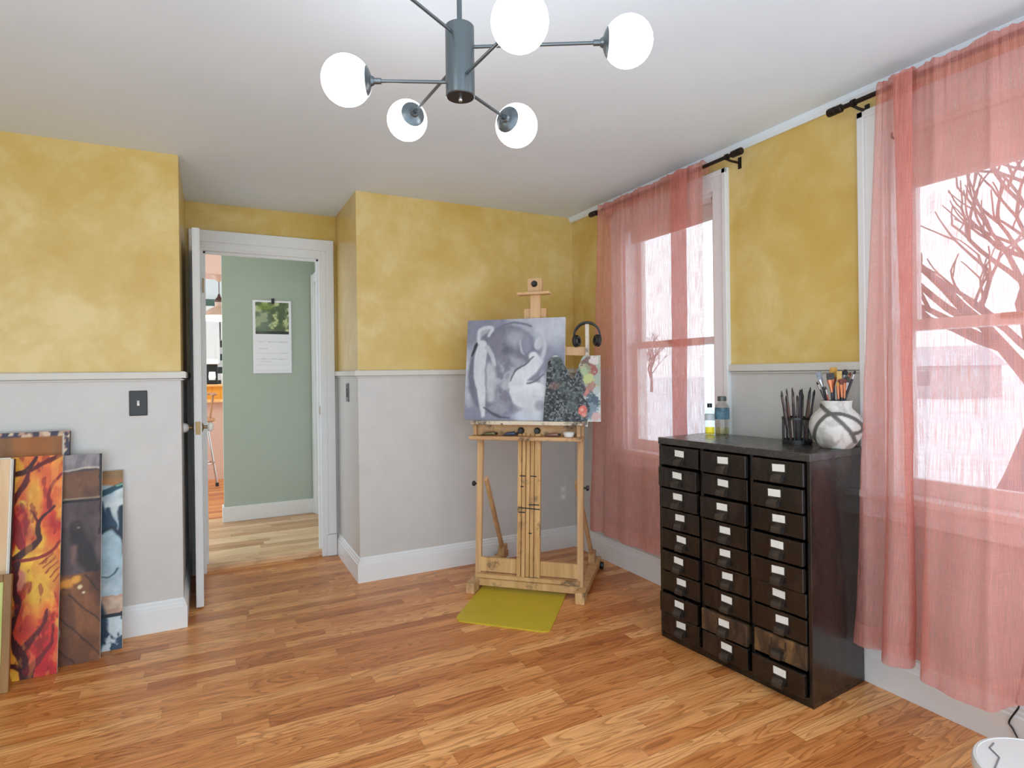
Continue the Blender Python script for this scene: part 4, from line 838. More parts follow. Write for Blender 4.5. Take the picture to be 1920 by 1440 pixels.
# tray
yt = Yp(0.92)
bm = bmesh.new(); box(bm, -0.315, 0.315, yt-0.012, yt+0.004, 0.889, 0.955, bev=0.002); tr_ = obj('tray_back', bm, M['tray'], E); tr_['label'] = 'paint-smeared tray board'
obj('top_ledge', boxes((-0.335, 0.322, yt-0.085, yt+0.004, 0.955, 0.977), bev=0.003), M['ledge'], E)
obj('lower_ledge', boxes((-0.342, 0.322, yt-0.10, yt+0.004, 0.868, 0.889), bev=0.003), M['tray'], E)
for xx in (-0.318, 0.296): obj('tray_post', boxes((xx-0.010, xx+0.010, yt-0.06, yt-0.035, 0.889, 0.955), bev=0.002), M['easel'], E)
for xx in (-0.045, 0.052):
    bm = bmesh.new(); lathe(bm, [(0, 0.03), (0.014, 0.03), (0.019, 0.022), (0.019, 0.008), (0.012, 0), (0, 0)], 9, (xx, yt-0.012, 0.918), (0, -1, 0)); obj('tray_knob', bm, M['black'], E)
bm = bmesh.new(); z = 1.373; beam(bm, (0.03, Yp(1.40)+0.035, 1.385), (0.325, Yp(1.36)+0.035, 1.373), 0.014, 0.05, side=(0, 1, 0), bev=0.002); obj('side_arm', bm, M['easellight'], E)
em = E.matrix_basis if False else Matrix.Translation(EO) @ Matrix.Rotation(eaz, 4, 'Z')
def on_easel(o, p, rx=0.0): o.matrix_world = em @ Matrix.Translation(p) @ Matrix.Rotation(rx, 4, 'X')

# things lying in the tray
def tubething(x, l, r, col, label):
    t = thing('paint_tube', label, 'paint tube', (0, 0, 0), 0, 'paint tubes in the easel tray'); on_easel(t, (x, yt-0.045, 0.889+r+0.0005))
    bm = bmesh.new(); rings = []
    for s, a, b in ((-l/2, r*1.2, 0.0015), (-l/4, r*1.1, r*0.7), (l/3, r, r), (l/2-0.008, r*0.95, r*0.95), (l/2, r*0.4, r*0.4)): rings.append([bm.verts.new((s, math.cos(2*PI*k/14)*a, math.sin(2*PI*k/14)*b-(r-b))) for k in range(14)])
    for i in range(len(rings)-1):
        for k in range(14): bm.faces.new((rings[i][k], rings[i][(k+1) % 14], rings[i+1][(k+1) % 14], rings[i+1][k]))
    bm.faces.new(rings[0][::-1]); bm.faces.new(rings[-1]); obj('body', bm, col, t, True)
    bm = bmesh.new(); lathe(bm, [(0, 0), (r*0.55, 0), (r*0.5, 0.012), (0, 0.012)], 12, (l/2, 0, 0), (1, 0, 0)); obj('cap', bm, M['blackmatte'], t, True)
tubething(-0.24, 0.09, 0.012, plain('tube_olive', S(128, 118, 84), 0.4, 0.4), 'olive paint tube lying at the left end of the easel tray')
tubething(-0.11, 0.08, 0.013, plain('tube_blue', S(74, 84, 104), 0.4, 0.3), 'dark blue paint tube left of the tray knobs')
tubething(0.14, 0.08, 0.011, plain('tube_mauve', S(150, 112, 104), 0.4, 0.4), 'mauve paint tube right of the tray knobs')
t = thing('dish', 'small white dish at the right end of the easel tray', 'dish', (0, 0, 0)); on_easel(t, (0.24, yt-0.05, 0.889))
bm = bmesh.new(); lathe(bm, [(0, 0.001), (0.026, 0.001), (0.034, 0.026), (0.032, 0.026), (0.025, 0.005), (0, 0.005)], 28); obj('bowl', bm, M['porcelain'], t, True)

# canvas on the easel
LEAN = math.radians(8.5)
CWd, CHh = 0.600, 0.602
t = thing('canvas_painting', 'unfinished grey painting of two pale figures on the easel', 'painting'); on_easel(t, (-0.388, yt-0.052, 0.978), -LEAN)
obj('stretcher', boxes((0, CWd, 0.001, 0.02, 0, CHh), bev=0.001), M['canvasedge'], t)
def grey(U, V):
    u, v = U/CWd, V/CHh; u0, v0 = u, v
    u = u+0.035*(vnoise(u0, v0, 61, 7, 3)-0.5); v = v+0.035*(vnoise(u0, v0, 62, 7, 3)-0.5)
    P = Paint(u, v, (150, 153, 166)); n1 = vnoise(u, v, 2, 3, 5); n2 = vnoise(u, v, 12, 9, 4)
    P.lay(sst(0.45, 0.65, n1), (178, 182, 192)); P.lay(sst(0.52, 0.35, n1), (124, 126, 142), 0.8)
    ring = ell(u, v, 0.40, 0.50, 0.37, 0.44, 0.05); P.lay(ring, (116, 115, 130), 0.9); P.lay(ring*sst(0.4, 0.66, n2), (150, 150, 162), 0.8)
    P.lay(ring*ell(u, v, 0.36, 0.78, 0.24, 0.16, 0.5)*sst(0.4, 0.6, n2), (92, 92, 106), 0.85)
    P.lay(ell(u, v, 0.50, 0.80, 0.10, 0.08, 0.6), (162, 165, 176), 0.8); P.lay(ell(u, v, 0.42, 0.42, 0.16, 0.16, 0.6)*sst(.35, .65, n2), (176, 180, 186), 0.8)
    P.lay(pline(u, v, [(0.10, 0.66, .03), (0.06, 0.52, .03), (0.07, 0.36, .035), (0.13, 0.18, .03), (0.22, 0.08, .02)], 0.03, 0.02), (108, 110, 124), 0.9)
    # standing figure
    L_ = (196, 199, 204)
    P.lay(pline(u, v, [(0.155, 0.88, .035), (0.19, 0.90, .04)], .04, .02), (158, 163, 172)); P.lay(pline(u, v, [(0.12, 0.78, .02), (0.13, 0.90, .018), (0.20, 0.93, .018), (0.26, 0.91, .02), (0.23, 0.84, .015)], .02, .01), (186, 190, 197))
    P.lay(pline(u, v, [(0.16, 0.76, .045), (0.15, 0.64, .065), (0.14, 0.50, .062), (0.16, 0.34, .05), (0.18, 0.20, .035), (0.19, 0.05, .022)], .05, .012), L_)
    P.lay(pline(u, v, [(0.21, 0.72, .025), (0.27, 0.62, .022), (0.30, 0.54, .018)], .02, .01), (178, 182, 190)); P.lay(pline(u, v, [(0.24, 0.50, .06), (0.26, 0.36, .05), (0.27, 0.2, .035)], .05, .03), (184, 187, 192), 0.9)
    P.lay(pline(u, v, [(0.055, 0.64, .008), (0.09, 0.74, .016), (0.10, 0.78, .006)], .01, .006), (58, 58, 68)); P.lay(pline(u, v, [(0.215, 0.66, .006), (0.21, 0.45, .008), (0.22, 0.3, .005)], .006, .01), (128, 130, 142), 0.8)
    P.lay(pline(u, v, [(0.20, 0.12, .006), (0.32, 0.05, .012), (0.46, 0.03, .006)], .01, .008), (84, 84, 96))
    # crouching figure
    P.lay(ell(u, v, 0.74, 0.75, 0.04, 0.06, 0.3), (182, 186, 193)); P.lay(pline(u, v, [(0.70, 0.62, .05), (0.72, 0.55, .06), (0.62, 0.47, .07), (0.54, 0.36, .085), (0.56, 0.22, .08)], .07, .014), (202, 205, 209))
    P.lay(pline(u, v, [(0.56, 0.25, .085), (0.68, 0.31, .075), (0.78, 0.29, .06)], .07, .014), (204, 207, 211)); P.lay(pline(u, v, [(0.60, 0.20, .08), (0.72, 0.15, .07), (0.70, 0.06, .03)], .06, .03), (194, 197, 203))
    P.lay(pline(u, v, [(0.47, 0.38, .006), (0.52, 0.48, .009), (0.62, 0.545, .008), (0.70, 0.62, .006)], .007, .008), (96, 97, 110)); P.lay(pline(u, v, [(0.64, 0.36, .007), (0.70, 0.375, .01), (0.80, 0.45, .006)], .008, .008), (106, 108, 120))
    P.lay(pline(u, v, [(0.46, 0.30, .006), (0.47, 0.18, .009), (0.50, 0.12, .006)], .006, .01), (120, 122, 136), .8); P.lay(ell(u, v, 0.76, 0.14, 0.05, 0.05, 0.5), (128, 131, 142), .7)
    P.lay(pline(u, v, [(0.77, 0.55, .012), (0.80, 0.75, .022), (0.74, 0.93, .016)], .02, .014), (184, 188, 196)); P.lay(pline(u, v, [(0.34, 0.93, .007), (0.5, 0.955, .009), (0.66, 0.92, .01)], .008, .012), (104, 106, 120))
    P.lay(ell(u, v, 0.62, 0.73, 0.05, 0.09, 0.4), (134, 135, 150)); P.lay(pline(u, v, [(0.56, 0.78, .006), (0.58, 0.68, .01), (0.60, 0.64, .006)], .01, .01), (172, 176, 186))
    P.vary(33, 14, 0.06); P.vary(5, 40, 0.04, 1, 0.4); return P.c*1.09-4
painted_sheet('painted_canvas', CWd, CHh, 170, 170, grey, t, M['art'], 0.0)
# palette in front of the canvas
PW, PH = 0.325, 0.375
t = thing('palette', 'white-edged palette crusted with dark oil paint, leaning on the grey canvas', 'palette'); on_easel(t, (0.098, yt-0.070, 0.978), -LEAN)
pal = [(0.0, 0.0), (0.325, 0.0), (0.322, 0.19), (0.320, 0.372), (0.228, 0.372), (0.215, 0.355), (0.198, 0.31), (0.180, 0.262), (0.165, 0.238), (0.152, 0.25), (0.135, 0.292), (0.118, 0.32), (0.105, 0.345), (0.088, 0.368), (0.062, 0.378), (0.036, 0.366), (0.022, 0.335), (0.016, 0.28), (0.012, 0.2), (0.004, 0.1)]
bm = bmesh.new(); prism(bm, [(x, z) for x, z in pal], (0, 0.001, 0), (1, 0, 0), (0, 0, 1), (0, 1, 0), 0.008); obj('board', bm, M['canvasedge'], t)
def palc(U, V):
    P = Paint(U, V, (198, 206, 204)); n = vnoise(U, V, 8, 22, 4); n2 = vnoise(U, V, 18, 105, 3); n3 = vnoise(U, V, 28, 12, 3)
    dk = np.maximum(ell(U, V, 0.085, 0.15, 0.15, 0.21, 0.25), ell(U, V, 0.06, 0.33, 0.07, 0.08, 0.2)); dk = np.maximum(dk, ell(U, V, 0.17, 0.06, 0.09, 0.11, 0.3)); dk = np.maximum(dk, (U < 0.03)*1.0)
    P.lay(sst(0.25, 0.7, ell(U, V, 0.24, 0.27, 0.09, 0.13, 0.4)*0.9+n3*0.3), (150, 158, 138), .7)
    for (x, y, r, c) in ((0.25, 0.33, .035, (120, 96, 88)), (0.285, 0.345, .025, (214, 204, 200)), (0.275, 0.29, .03, (158, 88, 82)), (0.245, 0.295, .025, (150, 146, 116)), (0.225, 0.27, .03, (164, 184, 146)), (0.255, 0.235, .03, (190, 196, 130)), (0.27, 0.19, .028, (168, 128, 112)), (0.245, 0.155, .022, (200, 130, 120)), (0.27, 0.115, .045, (76, 92, 108)), (0.30, 0.17, .02, (176, 186, 184)), (0.265, 0.06, .04, (120, 140, 152)), (0.30, 0.025, .025, (206, 170, 166)), (0.16, 0.24, .02, (190, 186, 120))):
        P.lay(sst(0.3, 0.7, ell(U, V, x, y, r, r*1.1, 0.6)+(n-0.5)*1.1+(n2-.5)*0.9), c)
    edge = sst(0.32, 0.308, U)*sst(0.372, 0.360, V)
    dm = sst(0.35, 0.65, dk+(n-0.5)*0.7)*edge; P.lay(dm, (58, 62, 66)); P.lay(dm*sst(0.52, 0.64, n2), (128, 134, 138), .85); P.lay(dm*sst(0.5, 0.36, n2), (26, 28, 32), .9); P.lay(dm*sst(0.58, 0.7, n3), (86, 98, 92), .6); P.lay(dm*ell(U, V, 0.06, 0.2, 0.03, 0.02, .5), (140, 96, 88), .6)
    P.lay(sst(0.3, 0.6, ell(U, V, 0.225, 0.062, 0.024, 0.028, 0.5)+(n-0.5)*.5), (214, 112, 100)); P.lay(ell(U, V, 0.232, 0.035, 0.014, 0.012, 0.5), (224, 150, 140)); P.lay(ell(U, V, 0.22, 0.066, 0.009, 0.01, 0.5), (236, 170, 160))
    return P.c
def bumps(U, V): return -(0.004*vnoise(U, V, 8, 60, 3)*ell(U, V, 0.14, 0.18, 0.2, 0.26, 0.3))
painted_sheet('paint_crust', PW, 0.38, 190, 220, palc, t, M['artthick'], 0.0, bumps, pal)
# stick clamped at the right end of the tray, with headphones hung on it
t = thing('painting_stick', 'paint-spotted white wooden stick standing behind the palette', 'stick'); on_easel(t, (0.331, yt-0.035, 0.745))
bm = bmesh.new(); beam(bm, (0.006, -0.006, 0.0), (0.0065, 0.006, 0.24), 0.009, 0.008, bev=0.001); ga = obj('tip', bm, M['greyplate'], t); ga['label'] = 'thin grey lower end'
bm = bmesh.new(); beam(bm, (0.0075, 0.0045, 0.20), (0.002, 0.100, 0.785), 0.013, 0.011, bev=0.0015); beam(bm, (0.0025, 0.0895, 0.59), (0.002, 0.100, 0.785), 0.022, 0.0115, bev=0.0015); obj('shaft', bm, M['stick'], t)
t = thing('headphones', 'black over-ear headphones hung on the stick beside the canvas', 'headphones'); on_easel(t, (0.333, yt+0.055, 1.455), -0.1)
bm = bmesh.new(); pts = [(0.075*math.cos(a), 0, 0.005+0.078*math.sin(a)) for a in np.linspace(-0.12, PI+0.12, 30)]
rings = []
for i, p in enumerate(pts):
    p = Vector(p); rad = Vector((p.x, 0, p.z-0.005)).normalized(); w = 0.012+0.005*math.sin(PI*i/29); th_ = 0.004+0.003*math.sin(PI*i/29)
    rings.append([bm.verts.new(p+rad*a*th_+Vector((0, b*w, 0))) for a, b in ((-1, -0.8), (-0.6, -1), (0.6, -1), (1, -0.8), (1, 0.8), (0.6, 1), (-0.6, 1), (-1, 0.8))])
for i in range(29):
    for k in range(8): bm.faces.new((rings[i][k], rings[i][(k+1) % 8], rings[i+1][(k+1) % 8], rings[i+1][k]))
bm.faces.new(rings[0][::-1]); bm.faces.new(rings[-1]); obj('headband', bm, M['black'], t, True)
for s in (-1, 1):
    ax = Vector((-s*0.86, -0.5 if s > 0 else -0.25, 0.05)).normalized(); c_ = Vector((s*0.062, 0, -0.022))
    bm = bmesh.new(); lathe(bm, [(0, -0.014), (0.026, -0.014), (0.031, -0.008), (0.031, 0.002), (0.028, 0.006), (0, 0.006)], 24, c_, ax)
    for v in bm.verts: v.co.z = c_.z+(v.co.z-c_.z)*1.15
    cup = obj('ear_cup', bm, M['blackmatte'], t, True)
    bm = bmesh.new(); lathe(bm, [(0.012, 0.006), (0.029, 0.004), (0.030, 0.012), (0.024, 0.02), (0.014, 0.018), (0.012, 0.006)], 24, c_, ax)
    for v in bm.verts: v.co.z = c_.z+(v.co.z-c_.z)*1.15
    obj('ear_cushion', bm, M['black'], cup, True)
    bm = bmesh.new(); tube(bm, [c_-ax*0.012, c_-ax*0.020+Vector((0, 0, 0.012)), Vector((s*0.075, 0, 0.0))], 0.0045, 8); yk_ = obj('yoke', bm, M['silver'] if s > 0 else M['black'], cup, True)

# yellow mat under the easel
t = bmesh.new(); Pm = [Vector(p) for p in ((1.084, 2.797, 0), (1.435, 2.444, 0), (1.828, 2.889, 0), (1.46, 3.223, 0))]
outl = []; n = 4
for i in range(4):
    p, a, b = Pm[i], Pm[i-1], Pm[(i+1) % 4]; u = (a-p).normalized(); v = (b-p).normalized(); r = 0.05
    for k in range(7): q = k/6; outl.append(p+u*r*(1-q)**2+v*r*q**2)
f0 = [t.verts.new(p+Vector((0, 0, 0.0))) for p in outl]; f1 = [t.verts.new(p+Vector((0, 0, 0.008))) for p in outl]
t.faces.new(f0[::-1]); t.faces.new(f1)
for i in range(len(outl)): t.faces.new((f0[i], f0[(i+1) % len(outl)], f1[(i+1) % len(outl)], f1[i]))
tag(obj('floor_mat', t, M['mat']), 'mustard yellow rubber mat on the floor under the easel', 'mat')

# ------------------------------------------------------------------ paintings leaning on the left wall
def leaning(name, label, x0, x1, base_y, top_y, h, thick, painter, res, edge, zb=0.0, frame=None):
    th = math.asin(min(0.9, (top_y-base_y)/h)); t = thing(name, label, 'painting', (x0, base_y, zb), 0, 'canvases leaning on the wall'); t.rotation_euler = (-th, 0, 0); w = x1-x0
    obj('stretcher', boxes((0, w, 0.0012, thick, 0, h), bev=0.001), M[edge] if isinstance(edge, str) else edge, t)
    if painter: painted_sheet('painted_canvas', w, h, res[0], res[1], painter, t, M['art'])
    return t
def warp(U, V, seed, a=0.02, f=16): return U+a*(vnoise(U, V, seed, f, 3)-0.5), V+a*(vnoise(U, V, seed+1, f, 3)-0.5)
def blue(U, V):
    U, V = warp(U, V, 71)
    w, h = 0.30, 0.80; x = U-w; P = Paint(U, V, (168, 188, 198)); n = vnoise(U, V, 4, 14, 5)   # x: metres from right edge (negative)
    P.lay(sst(0.4, 0.7, n), (206, 214, 214)); P.lay(sst(0.73, 0.745, V+0.15*x), (164, 112, 66)); P.lay(sst(0.77, 0.79, V), (140, 110, 70)); P.lay(pline(x, V, [(-0.12, 0.70), (0.0, 0.75)], 0.012, 0.004), (30, 72, 84)); P.lay(pline(x, V, [(-0.03, 0.745), (0.0, 0.755)], 0.004, 0.003), (116, 170, 140))
    P.lay(pline(x, V, [(-0.11, 0.66, .03), (-0.085, 0.58, .035), (-0.045, 0.55, .02), (-0.06, 0.64, .01)], .03, .006), (30, 62, 84)); P.lay(pline(x, V, [(-0.005, 0.50, .02), (0.0, 0.44, .022), (-0.005, 0.64, .012)], .02, .006), (24, 46, 62)); P.lay(pline(x, V, [(-0.1, 0.52, .006), (-0.05, 0.545, .008), (-0.01, 0.5, .012), (-0.006, 0.43, .01)], .01, .004), (22, 40, 52))
    P.lay(ell(x, V, -0.055, 0.43, 0.055, 0.11, 0.08), (164, 188, 198)); P.lay(pline(x, V, [(-0.09, 0.335), (-0.05, 0.325), (-0.02, 0.36)], .003, .003), (70, 96, 104)); P.lay(((V > 0.155) & (V < 0.245)).astype(float), (186, 150, 128)); P.lay(((V > 0.155) & (V < 0.245)).astype(float)*sst(.5, .65, n), (204, 178, 156))
    P.lay(((V < 0.16)*1.0), (42, 66, 86)); P.lay((V < 0.15)*sst(0.48, 0.58, vnoise(U, V, 9, 26, 3)), (196, 208, 212)); P.lay(pline(x, V, [(-0.12, 0.26, .02), (-0.09, 0.12, .03), (-0.11, 0.02, .03)], .03, .01), (32, 54, 74)); P.lay((V < 0.165)*(V > 0.148), (24, 34, 44)); P.vary(6, 30, .12); return P.c
leaning('leaning_painting', 'narrow blue and white painting, rightmost of the canvases on the floor', -0.676, -0.378, 3.262, 3.374, 0.818, 0.018, blue, (110, 200), 'canvasedge')
def brown(U, V):
    P = Paint(U, V, (112, 78, 44)); n = vnoise(U, V, 14, 6, 5, 1.6, .6); P.lay(sst(.45, .65, n), (146, 98, 60)); P.lay(sst(.5, .35, n), (84, 58, 30)); x = U-0.62; P.lay(ell(x, V, -0.12, 0.93, .08, .12, .6), (172, 100, 30), .8); P.lay(sst(-0.06, -0.01, x), (150, 84, 34), .7)
    P.lay(pline(x, V, [(-0.34, 1.0, .012), (-0.36, 0.9, .008)], .01, .012), (176, 140, 88), .8)
    bd = np.maximum(U > 0.605, V > 1.004).astype(float); P.lay(bd, (62, 56, 76)); P.lay(bd*sst(.52, .6, vnoise(U, V, 91, 40, 2)), (190, 150, 130)); P.lay(bd*sst(.6, .66, vnoise(U, V, 93, 46, 2)), (214, 190, 160)); P.lay(((U > 0.600) & (U < 0.605) & (V < 1.006)).astype(float), (206, 196, 184)); return P.c
leaning('leaning_painting', 'tall brown abstract painting with floral edge, rising behind the fiery one', -1.205, -0.580, 3.215, 3.352, 1.022, 0.024, brown, (110, 120), 'dkedge')
def dog(U, V):
    U, V = warp(U, V, 71)
    w, h = 0.40, 0.925; x = U-w; P = Paint(U, V, (72, 58, 60)); n = vnoise(U, V, 24, 8, 5, 1.5, .7)
    P.lay(sst(.45, .65, n), (92, 74, 78)); P.lay((V > 0.845)*1.0, (128, 122, 126)); P.lay((V > 0.845)*sst(.45, .6, vnoise(U, V, 2, 40, 3, 1, .3)), (150, 140, 142)); P.lay(pline(x, V, [(-0.2, 0.842), (-0.12, 0.845), (-0.05, 0.85), (0, 0.846)], .004, .004), (200, 186, 176)); P.lay(((V > 0.715) & (V < 0.835)).astype(float)*(x > -0.185), (118, 78, 54)); P.lay(((V > 0.715) & (V < 0.835)).astype(float)*sst(.5, .3, n), (70, 48, 32)); P.lay((abs(V-0.714) < 0.004)*1.0, (150, 128, 106)); P.lay((abs(V-0.704) < 0.005)*1.0, (30, 24, 24))
    P.lay(pline(x, V, [(-0.088, 0.585, .022), (-0.08, 0.53, .03), (-0.055, 0.46, .036), (-0.03, 0.40, .03)], .03, .012), (44, 34, 36)); P.lay(pline(x, V, [(-0.1, 0.50, .012), (-0.095, 0.43, .01)], .01, .01), (112, 84, 80)); P.lay(ell(x, V, -0.09, 0.595, .022, .022, .3), (56, 42, 44)); P.lay(ell(x, V, -0.08, 0.585, .006, .005, .3), (130, 104, 100))
    fl_ = sst(0.385, 0.375, V); P.lay(fl_, (104, 62, 36)); P.lay(fl_*sst(.45, .65, n), (128, 80, 48))
    for k in range(7): a = -0.5+k*0.11; P.lay(fl_*pline(x, V, [(a, 0.37), (a+0.30, 0.0)], .0025, .003), (52, 30, 22))
    P.lay(fl_*sst(-0.06, 0.02, x+0.4*(V-0.3)), (50, 30, 24), .5)
    for (a, b, r, c) in ((-0.15, 0.335, .02, (196, 118, 34)), (-0.12, 0.345, .022, (210, 140, 46)), (-0.09, 0.36, .018, (214, 150, 60)), (-0.075, 0.33, .01, (226, 206, 160)), (-0.12, 0.31, .012, (120, 70, 24)), (-0.17, 0.32, .014, (180, 100, 30)), (-0.15, 0.275, .008, (230, 210, 180)), (-0.06, 0.305, .006, (230, 214, 180))): P.lay(ell(x, V, a, b, r, r*.8, .4), c)
    P.lay(ell(x, V, -0.19, 0.14, .045, .05, .15), (226, 222, 214)); P.lay(ell(x, V, -0.20, 0.15, .04, .055, .15), (26, 24, 26)); P.lay((x > -0.008)*(V > 0.55)*1.0, (40, 34, 38)); P.vary(7, 25, .14); P.vary(8, 60, .1, 1, .3); return P.c
leaning('leaning_painting', 'dark interior painting with plank floor, between the fiery and the blue one', -0.855, -0.452, 3.180, 3.312, 0.912, 0.014, dog, (150, 220), 'canvasedge')
def fire(U, V):
    U, V = warp(U, V, 71)
    w, h = 0.335, 0.925; x = U-w; P = Paint(U, V, (226, 122, 42)); n = vnoise(U, V, 34, 7, 4, 1.3, .6); n2 = vnoise(U, V, 44, 12, 3, 1.2, .8); n4 = vnoise(U, V, 50, 22, 3)
    P.lay(sst(.46, .62, n), (236, 176, 52)); P.lay(sst(.5, .36, n), (214, 70, 36)); P.lay(sst(.62, .74, n2), (244, 208, 84)); P.lay(sst(.40, .28, n2), (176, 26, 26))
    P.lay(ell(x, V, -0.05, 0.80, .07, .14, .6), (222, 88, 52), .8); P.lay(ell(x, V, -0.20, 0.78, .05, .12, .5), (236, 196, 66), .8); P.lay(ell(x, V, -0.10, 0.74, .03, .1, .5), (228, 172, 54), .8); P.lay(ell(x, V, -0.13, 0.62, .03, .1, .5, .3), (168, 20, 26), .85); P.lay(ell(x, V, -0.06, 0.42, .07, .12, .6), (236, 188, 62), .8); P.lay(ell(x, V, -0.13, 0.40, .018, .04, .5), (222, 150, 140), .7); P.lay(ell(x, V, -0.06, 0.10, .06, .14, .6), (190, 24, 34), .8); P.lay(ell(x, V, -0.13, 0.22, .04, .1, .6), (176, 24, 24), .8); P.lay(ell(x, V, -0.2, 0.14, .03, .07, .6), (232, 130, 34), .8)
    D = (84, 10, 12); D2 = (52, 6, 10)
    def br(pts, w, c=D, a=.92): P.lay(pline(x+0.012*(n4-.5), V+0.012*(n4-.5), pts, w, .003), c, a)
    br([(-0.30, 0.795, .014), (-0.20, 0.84, .012), (-0.13, 0.865, .01), (-0.09, 0.92, .006)], .01, D2); br([(-0.11, 0.87, .008), (-0.03, 0.915, .01), (0, 0.935, .008)], .01); br([(-0.12, 0.87, .008), (-0.14, 0.79, .011), (-0.19, 0.70, .012), (-0.225, 0.66, .006)], .01); br([(-0.18, 0.71, .014), (-0.16, 0.60, .02), (-0.13, 0.53, .012)], .015, (140, 16, 22)); br([(-0.25, 0.50, .012), (-0.19, 0.46, .016), (-0.12, 0.52, .014), (-0.08, 0.56, .012), (-0.075, 0.64, .008), (-0.03, 0.70, .005)], .01, D2); br([(-0.08, 0.64, .006), (-0.11, 0.69, .004)], .004)
    br([(-0.045, 0.70, .008), (-0.045, 0.77, .006), (0.0, 0.84, .005)], .006, (130, 18, 20)); br([(-0.28, 0.66, .006), (-0.255, 0.58, .01), (-0.27, 0.50, .008)], .01); br([(-0.16, 0.47, .008), (-0.05, 0.50, .007), (0, 0.545, .004)], .006, (130, 24, 22)); br([(-0.15, 0.46, .014), (-0.155, 0.38, .012), (-0.135, 0.30, .01), (-0.165, 0.20, .016), (-0.13, 0.10, .018), (-0.10, 0.0, .022)], .012, D2); br([(-0.30, 0.30, .008), (-0.22, 0.33, .008), (-0.16, 0.37, .008)], .008); br([(-0.30, 0.22, .006), (-0.22, 0.25, .007), (-0.14, 0.30, .008)], .008, (120, 22, 18)); br([(-0.30, 0.12, .006), (-0.24, 0.06, .009), (-0.15, 0.05, .01), (-0.09, 0.02, .012)], .01, D2); br([(-0.12, 0.12, .014), (-0.06, 0.20, .008), (-0.04, 0.27, .004)], .01); br([(-0.10, 0.03, .018), (-0.03, 0.12, .008), (-0.02, 0.2, .004)], .01, (110, 10, 18)); br([(-0.25, 0.22, .004), (-0.23, 0.14, .006), (-0.19, 0.10, .006)], .005)
    for k in range(5): br([(-0.07+.012*k, 0.46-.02*k, .003), (-0.03+.01*k, 0.50-.02*k, .002)], .003, (140, 40, 26), .8)
    P.lay(sst(.62, .72, vnoise(U, V, 81, 30, 3, 1.2, .5)), (248, 190, 84), .35); P.lay(sst(.36, .28, vnoise(U, V, 82, 34, 3, 1.4, .5)), (110, 14, 14), .45); P.vary(9, 30, .1); return P.c
leaning('leaning_painting', 'fiery red, orange and yellow painting with dark branches, against the stack', -0.930, -0.595, 3.122, 3.290, 0.925, 0.013, fire, (150, 330), 'canvasedge')
# turned canvas and a green picture in a brown frame, at the picture's left edge
t = thing('turned_canvas', 'canvas turned face to the wall, pine stretcher showing, left picture edge', 'painting', (-1.188, 3.072, 0.0), 0, 'canvases leaning on the wall'); t.rotation_euler = (-math.radians(10.4), 0, 0)
w, h = 0.42, 0.925
obj('canvas', boxes((0, w, 0.016, 0.024, 0, h)), M['canvasedge'], t)
bm = bmesh.new()
for q in ((0, 0.035, 0, h), (w-0.035, w, 0, h), (0.035, w-0.035, 0, 0.035), (0.035, w-0.035, h-0.035, h)): box(bm, q[0], q[1], 0.0, 0.016, q[2], q[3], bev=0.002)
obj('stretcher', bm, M['pinewood'], t)
bm = bmesh.new()
for q in ((w, w+0.006, -0.001, 0.024, 0, h), (w+0.0065, w+0.011, 0.002, 0.024, 0, h)): box(bm, *q)
box(bm, 0, w, -0.001, 0.024, h, h+0.006); obj('canvas_fold', bm, M['canvasedge'], t)
bm = bmesh.new(); box(bm, w+0.011, w+0.013, 0.0, 0.024, 0, h); o = obj('dark_edge', bm, M['dkedge'], t); o['label'] = 'dark painted canvas edge'
t = thing('framed_picture', 'lime green picture in brown wooden frame, low at the left picture edge', 'painting', (-1.108, 3.020, 0.0), 0, 'canvases leaning on the wall'); t.rotation_euler = (-math.radians(9), 0, 0)
w, h = 0.375, 0.46
bm = bmesh.new()
for q in ((0, 0.028, 0, h), (w-0.028, w, 0, h), (0.028, w-0.028, 0, 0.028), (0.028, w-0.028, h-0.028, h)): box(bm, q[0], q[1], 0.0, 0.02, q[2], q[3], bev=0.003)
obj('frame', bm, M['barkframe'], t)
def lime(U, V): P = Paint(U, V, (176, 190, 90)); n = vnoise(U, V, 3, 14, 4); P.lay(sst(.45, .7, n), (206, 210, 130)); P.lay(sst(.45, .3, n), (130, 150, 70)); return P.c
o = painted_sheet('picture', w-0.05, h-0.05, 40, 40, lime, t, M['art'], 0.008); o.location = (0.025, 0, 0.025)
obj('backing', boxes((0.02, w-0.02, 0.010, 0.018, 0.02, h-0.02)), M['blackmatte'], t)

# ------------------------------------------------------------------ switches, outlet, device by the wall, cord
t = thing('light_switch', 'black plate light switch with white toggle on the left wall', 'switch', (-0.314, YL-0.0005, 1.128), 0)
obj('plate', boxes((-0.038, 0.038, -0.006, 0, -0.061, 0.061), bev=0.003), M['black'], t)
bm = bmesh.new(); box(bm, -0.005, 0.005, -0.008, -0.006, -0.012, 0.012); obox(bm, (0, -0.012, 0.003), (1, 0, 0), (0, 1, 0.5), (0, -0.5, 1), 0.007, 0.014, 0.009, 0.001); tg = obj('toggle', bm, M['porcelain'], t); tg['label'] = 'white toggle lever'
t = thing('thermostat', 'small grey switch plate on the alcove side wall beside the door', 'switch', (XD-0.0005, 3.895, 1.14), 0)
obj('plate', boxes((-0.006, 0, -0.036, 0.036, -0.06, 0.06), bev=0.003), M['greyplate'], t); obj('rocker', boxes((-0.010, -0.006, -0.014, 0.014, -0.03, 0.03), bev=0.002), M['black'], t); obj('button', boxes((-0.009, -0.006, -0.01, 0.01, 0.038, 0.05), bev=0.001), M['black'], t)
t = thing('outlet', 'grey-white wall outlet low on the wall behind the easel', 'outlet', (2.235, YB-0.0005, 0.39), 0)
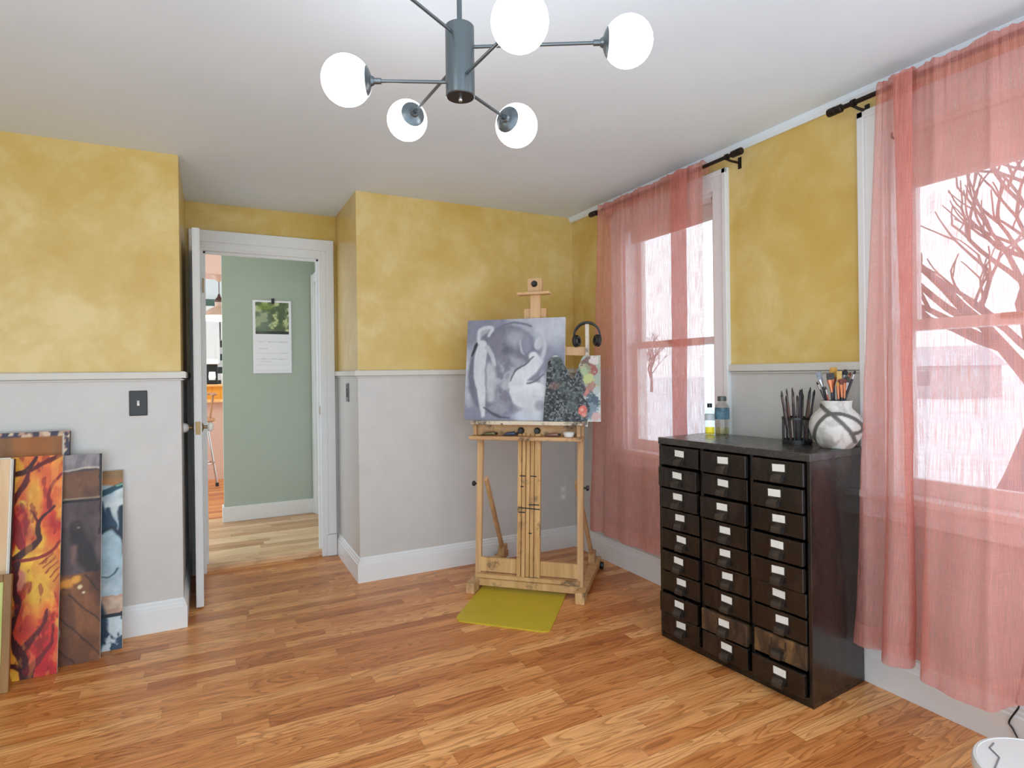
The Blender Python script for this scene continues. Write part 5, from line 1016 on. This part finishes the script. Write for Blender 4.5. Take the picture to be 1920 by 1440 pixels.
obj('plate', boxes((-0.036, 0.036, -0.006, 0, -0.058, 0.058), bev=0.003), M['rail'], t)
for dz in (-0.025, 0.025): obj('socket', boxes((-0.016, 0.016, -0.008, -0.006, dz-0.016, dz+0.016), bev=0.003), M['trim'], t)

dvx, dvy = 1.919, 0.73
t = thing('air_purifier', 'white round-topped appliance with zigzag line on its lid, bottom right corner', 'appliance', (dvx, dvy, 0))
rr = 0.16
bm = bmesh.new(); lathe(bm, [(0, 0), (rr*0.86, 0), (rr*0.92, 0.02), (rr*0.93, 0.115), (rr*0.93, 0.12), (0, 0.12)], 48); obj('body', bm, M['whiteplastic'], t, True)
bm = bmesh.new(); lathe(bm, [(0, 0.12), (rr*0.88, 0.12), (rr*0.88, 0.160), (0, 0.160)], 48); o = obj('vent_band', bm, M['black'], t, True); o['label'] = 'black vent gap'
bm = bmesh.new(); lathe(bm, [(0, 0.158), (rr*0.95, 0.158), (rr, 0.168), (rr, 0.189), (rr*0.975, 0.198), (rr*0.93, 0.200), (rr*0.92, 0.1985), (0, 0.1995)], 56); lid = obj('lid', bm, M['whiteplastic'], t, True)
bm = bmesh.new()
zz = [(-0.042, 0.125), (-0.070, 0.105), (-0.077, 0.064), (-0.123, 0.022)]
for (a, b), (c_, d) in zip(zz[:-1], zz[1:]):
    p = Vector((0, 0, 0.1998))+RIGHT*a+FWD*b; q = Vector((0, 0, 0.1998))+RIGHT*c_+FWD*d; tube(bm, [p, q], 0.0022, 6)
o = obj('zigzag_line', bm, M['greyline'], lid); o['label'] = 'grey zigzag line'
bm = bmesh.new(); lathe(bm, [(0, 0), (0.012, 0), (0.011, 0.004), (0, 0.004)], 20, tuple(RIGHT*0.0+FWD*0.04+Vector((0, 0, 0.1995)))); obj('button', bm, M['black'], lid)
pts = catmull([(2.322, 0.94, 0.33), (2.322, 0.955, 0.225), (2.320, 0.966, 0.165), (2.316, 0.958, 0.150), (2.318, 0.985, 0.09), (2.318, 0.975, 0.07), (2.305, 0.945, 0.03), (2.28, 0.92, 0.006), (2.252, 0.87, 0.005)], 40)
bm = bmesh.new(); tube(bm, pts.tolist(), 0.0028, 8); tag(obj('power_cord', bm, M['black'], None, True), 'thin black cord hanging below the right curtain to the white appliance', 'cord')
bpy.context.view_layer.update()
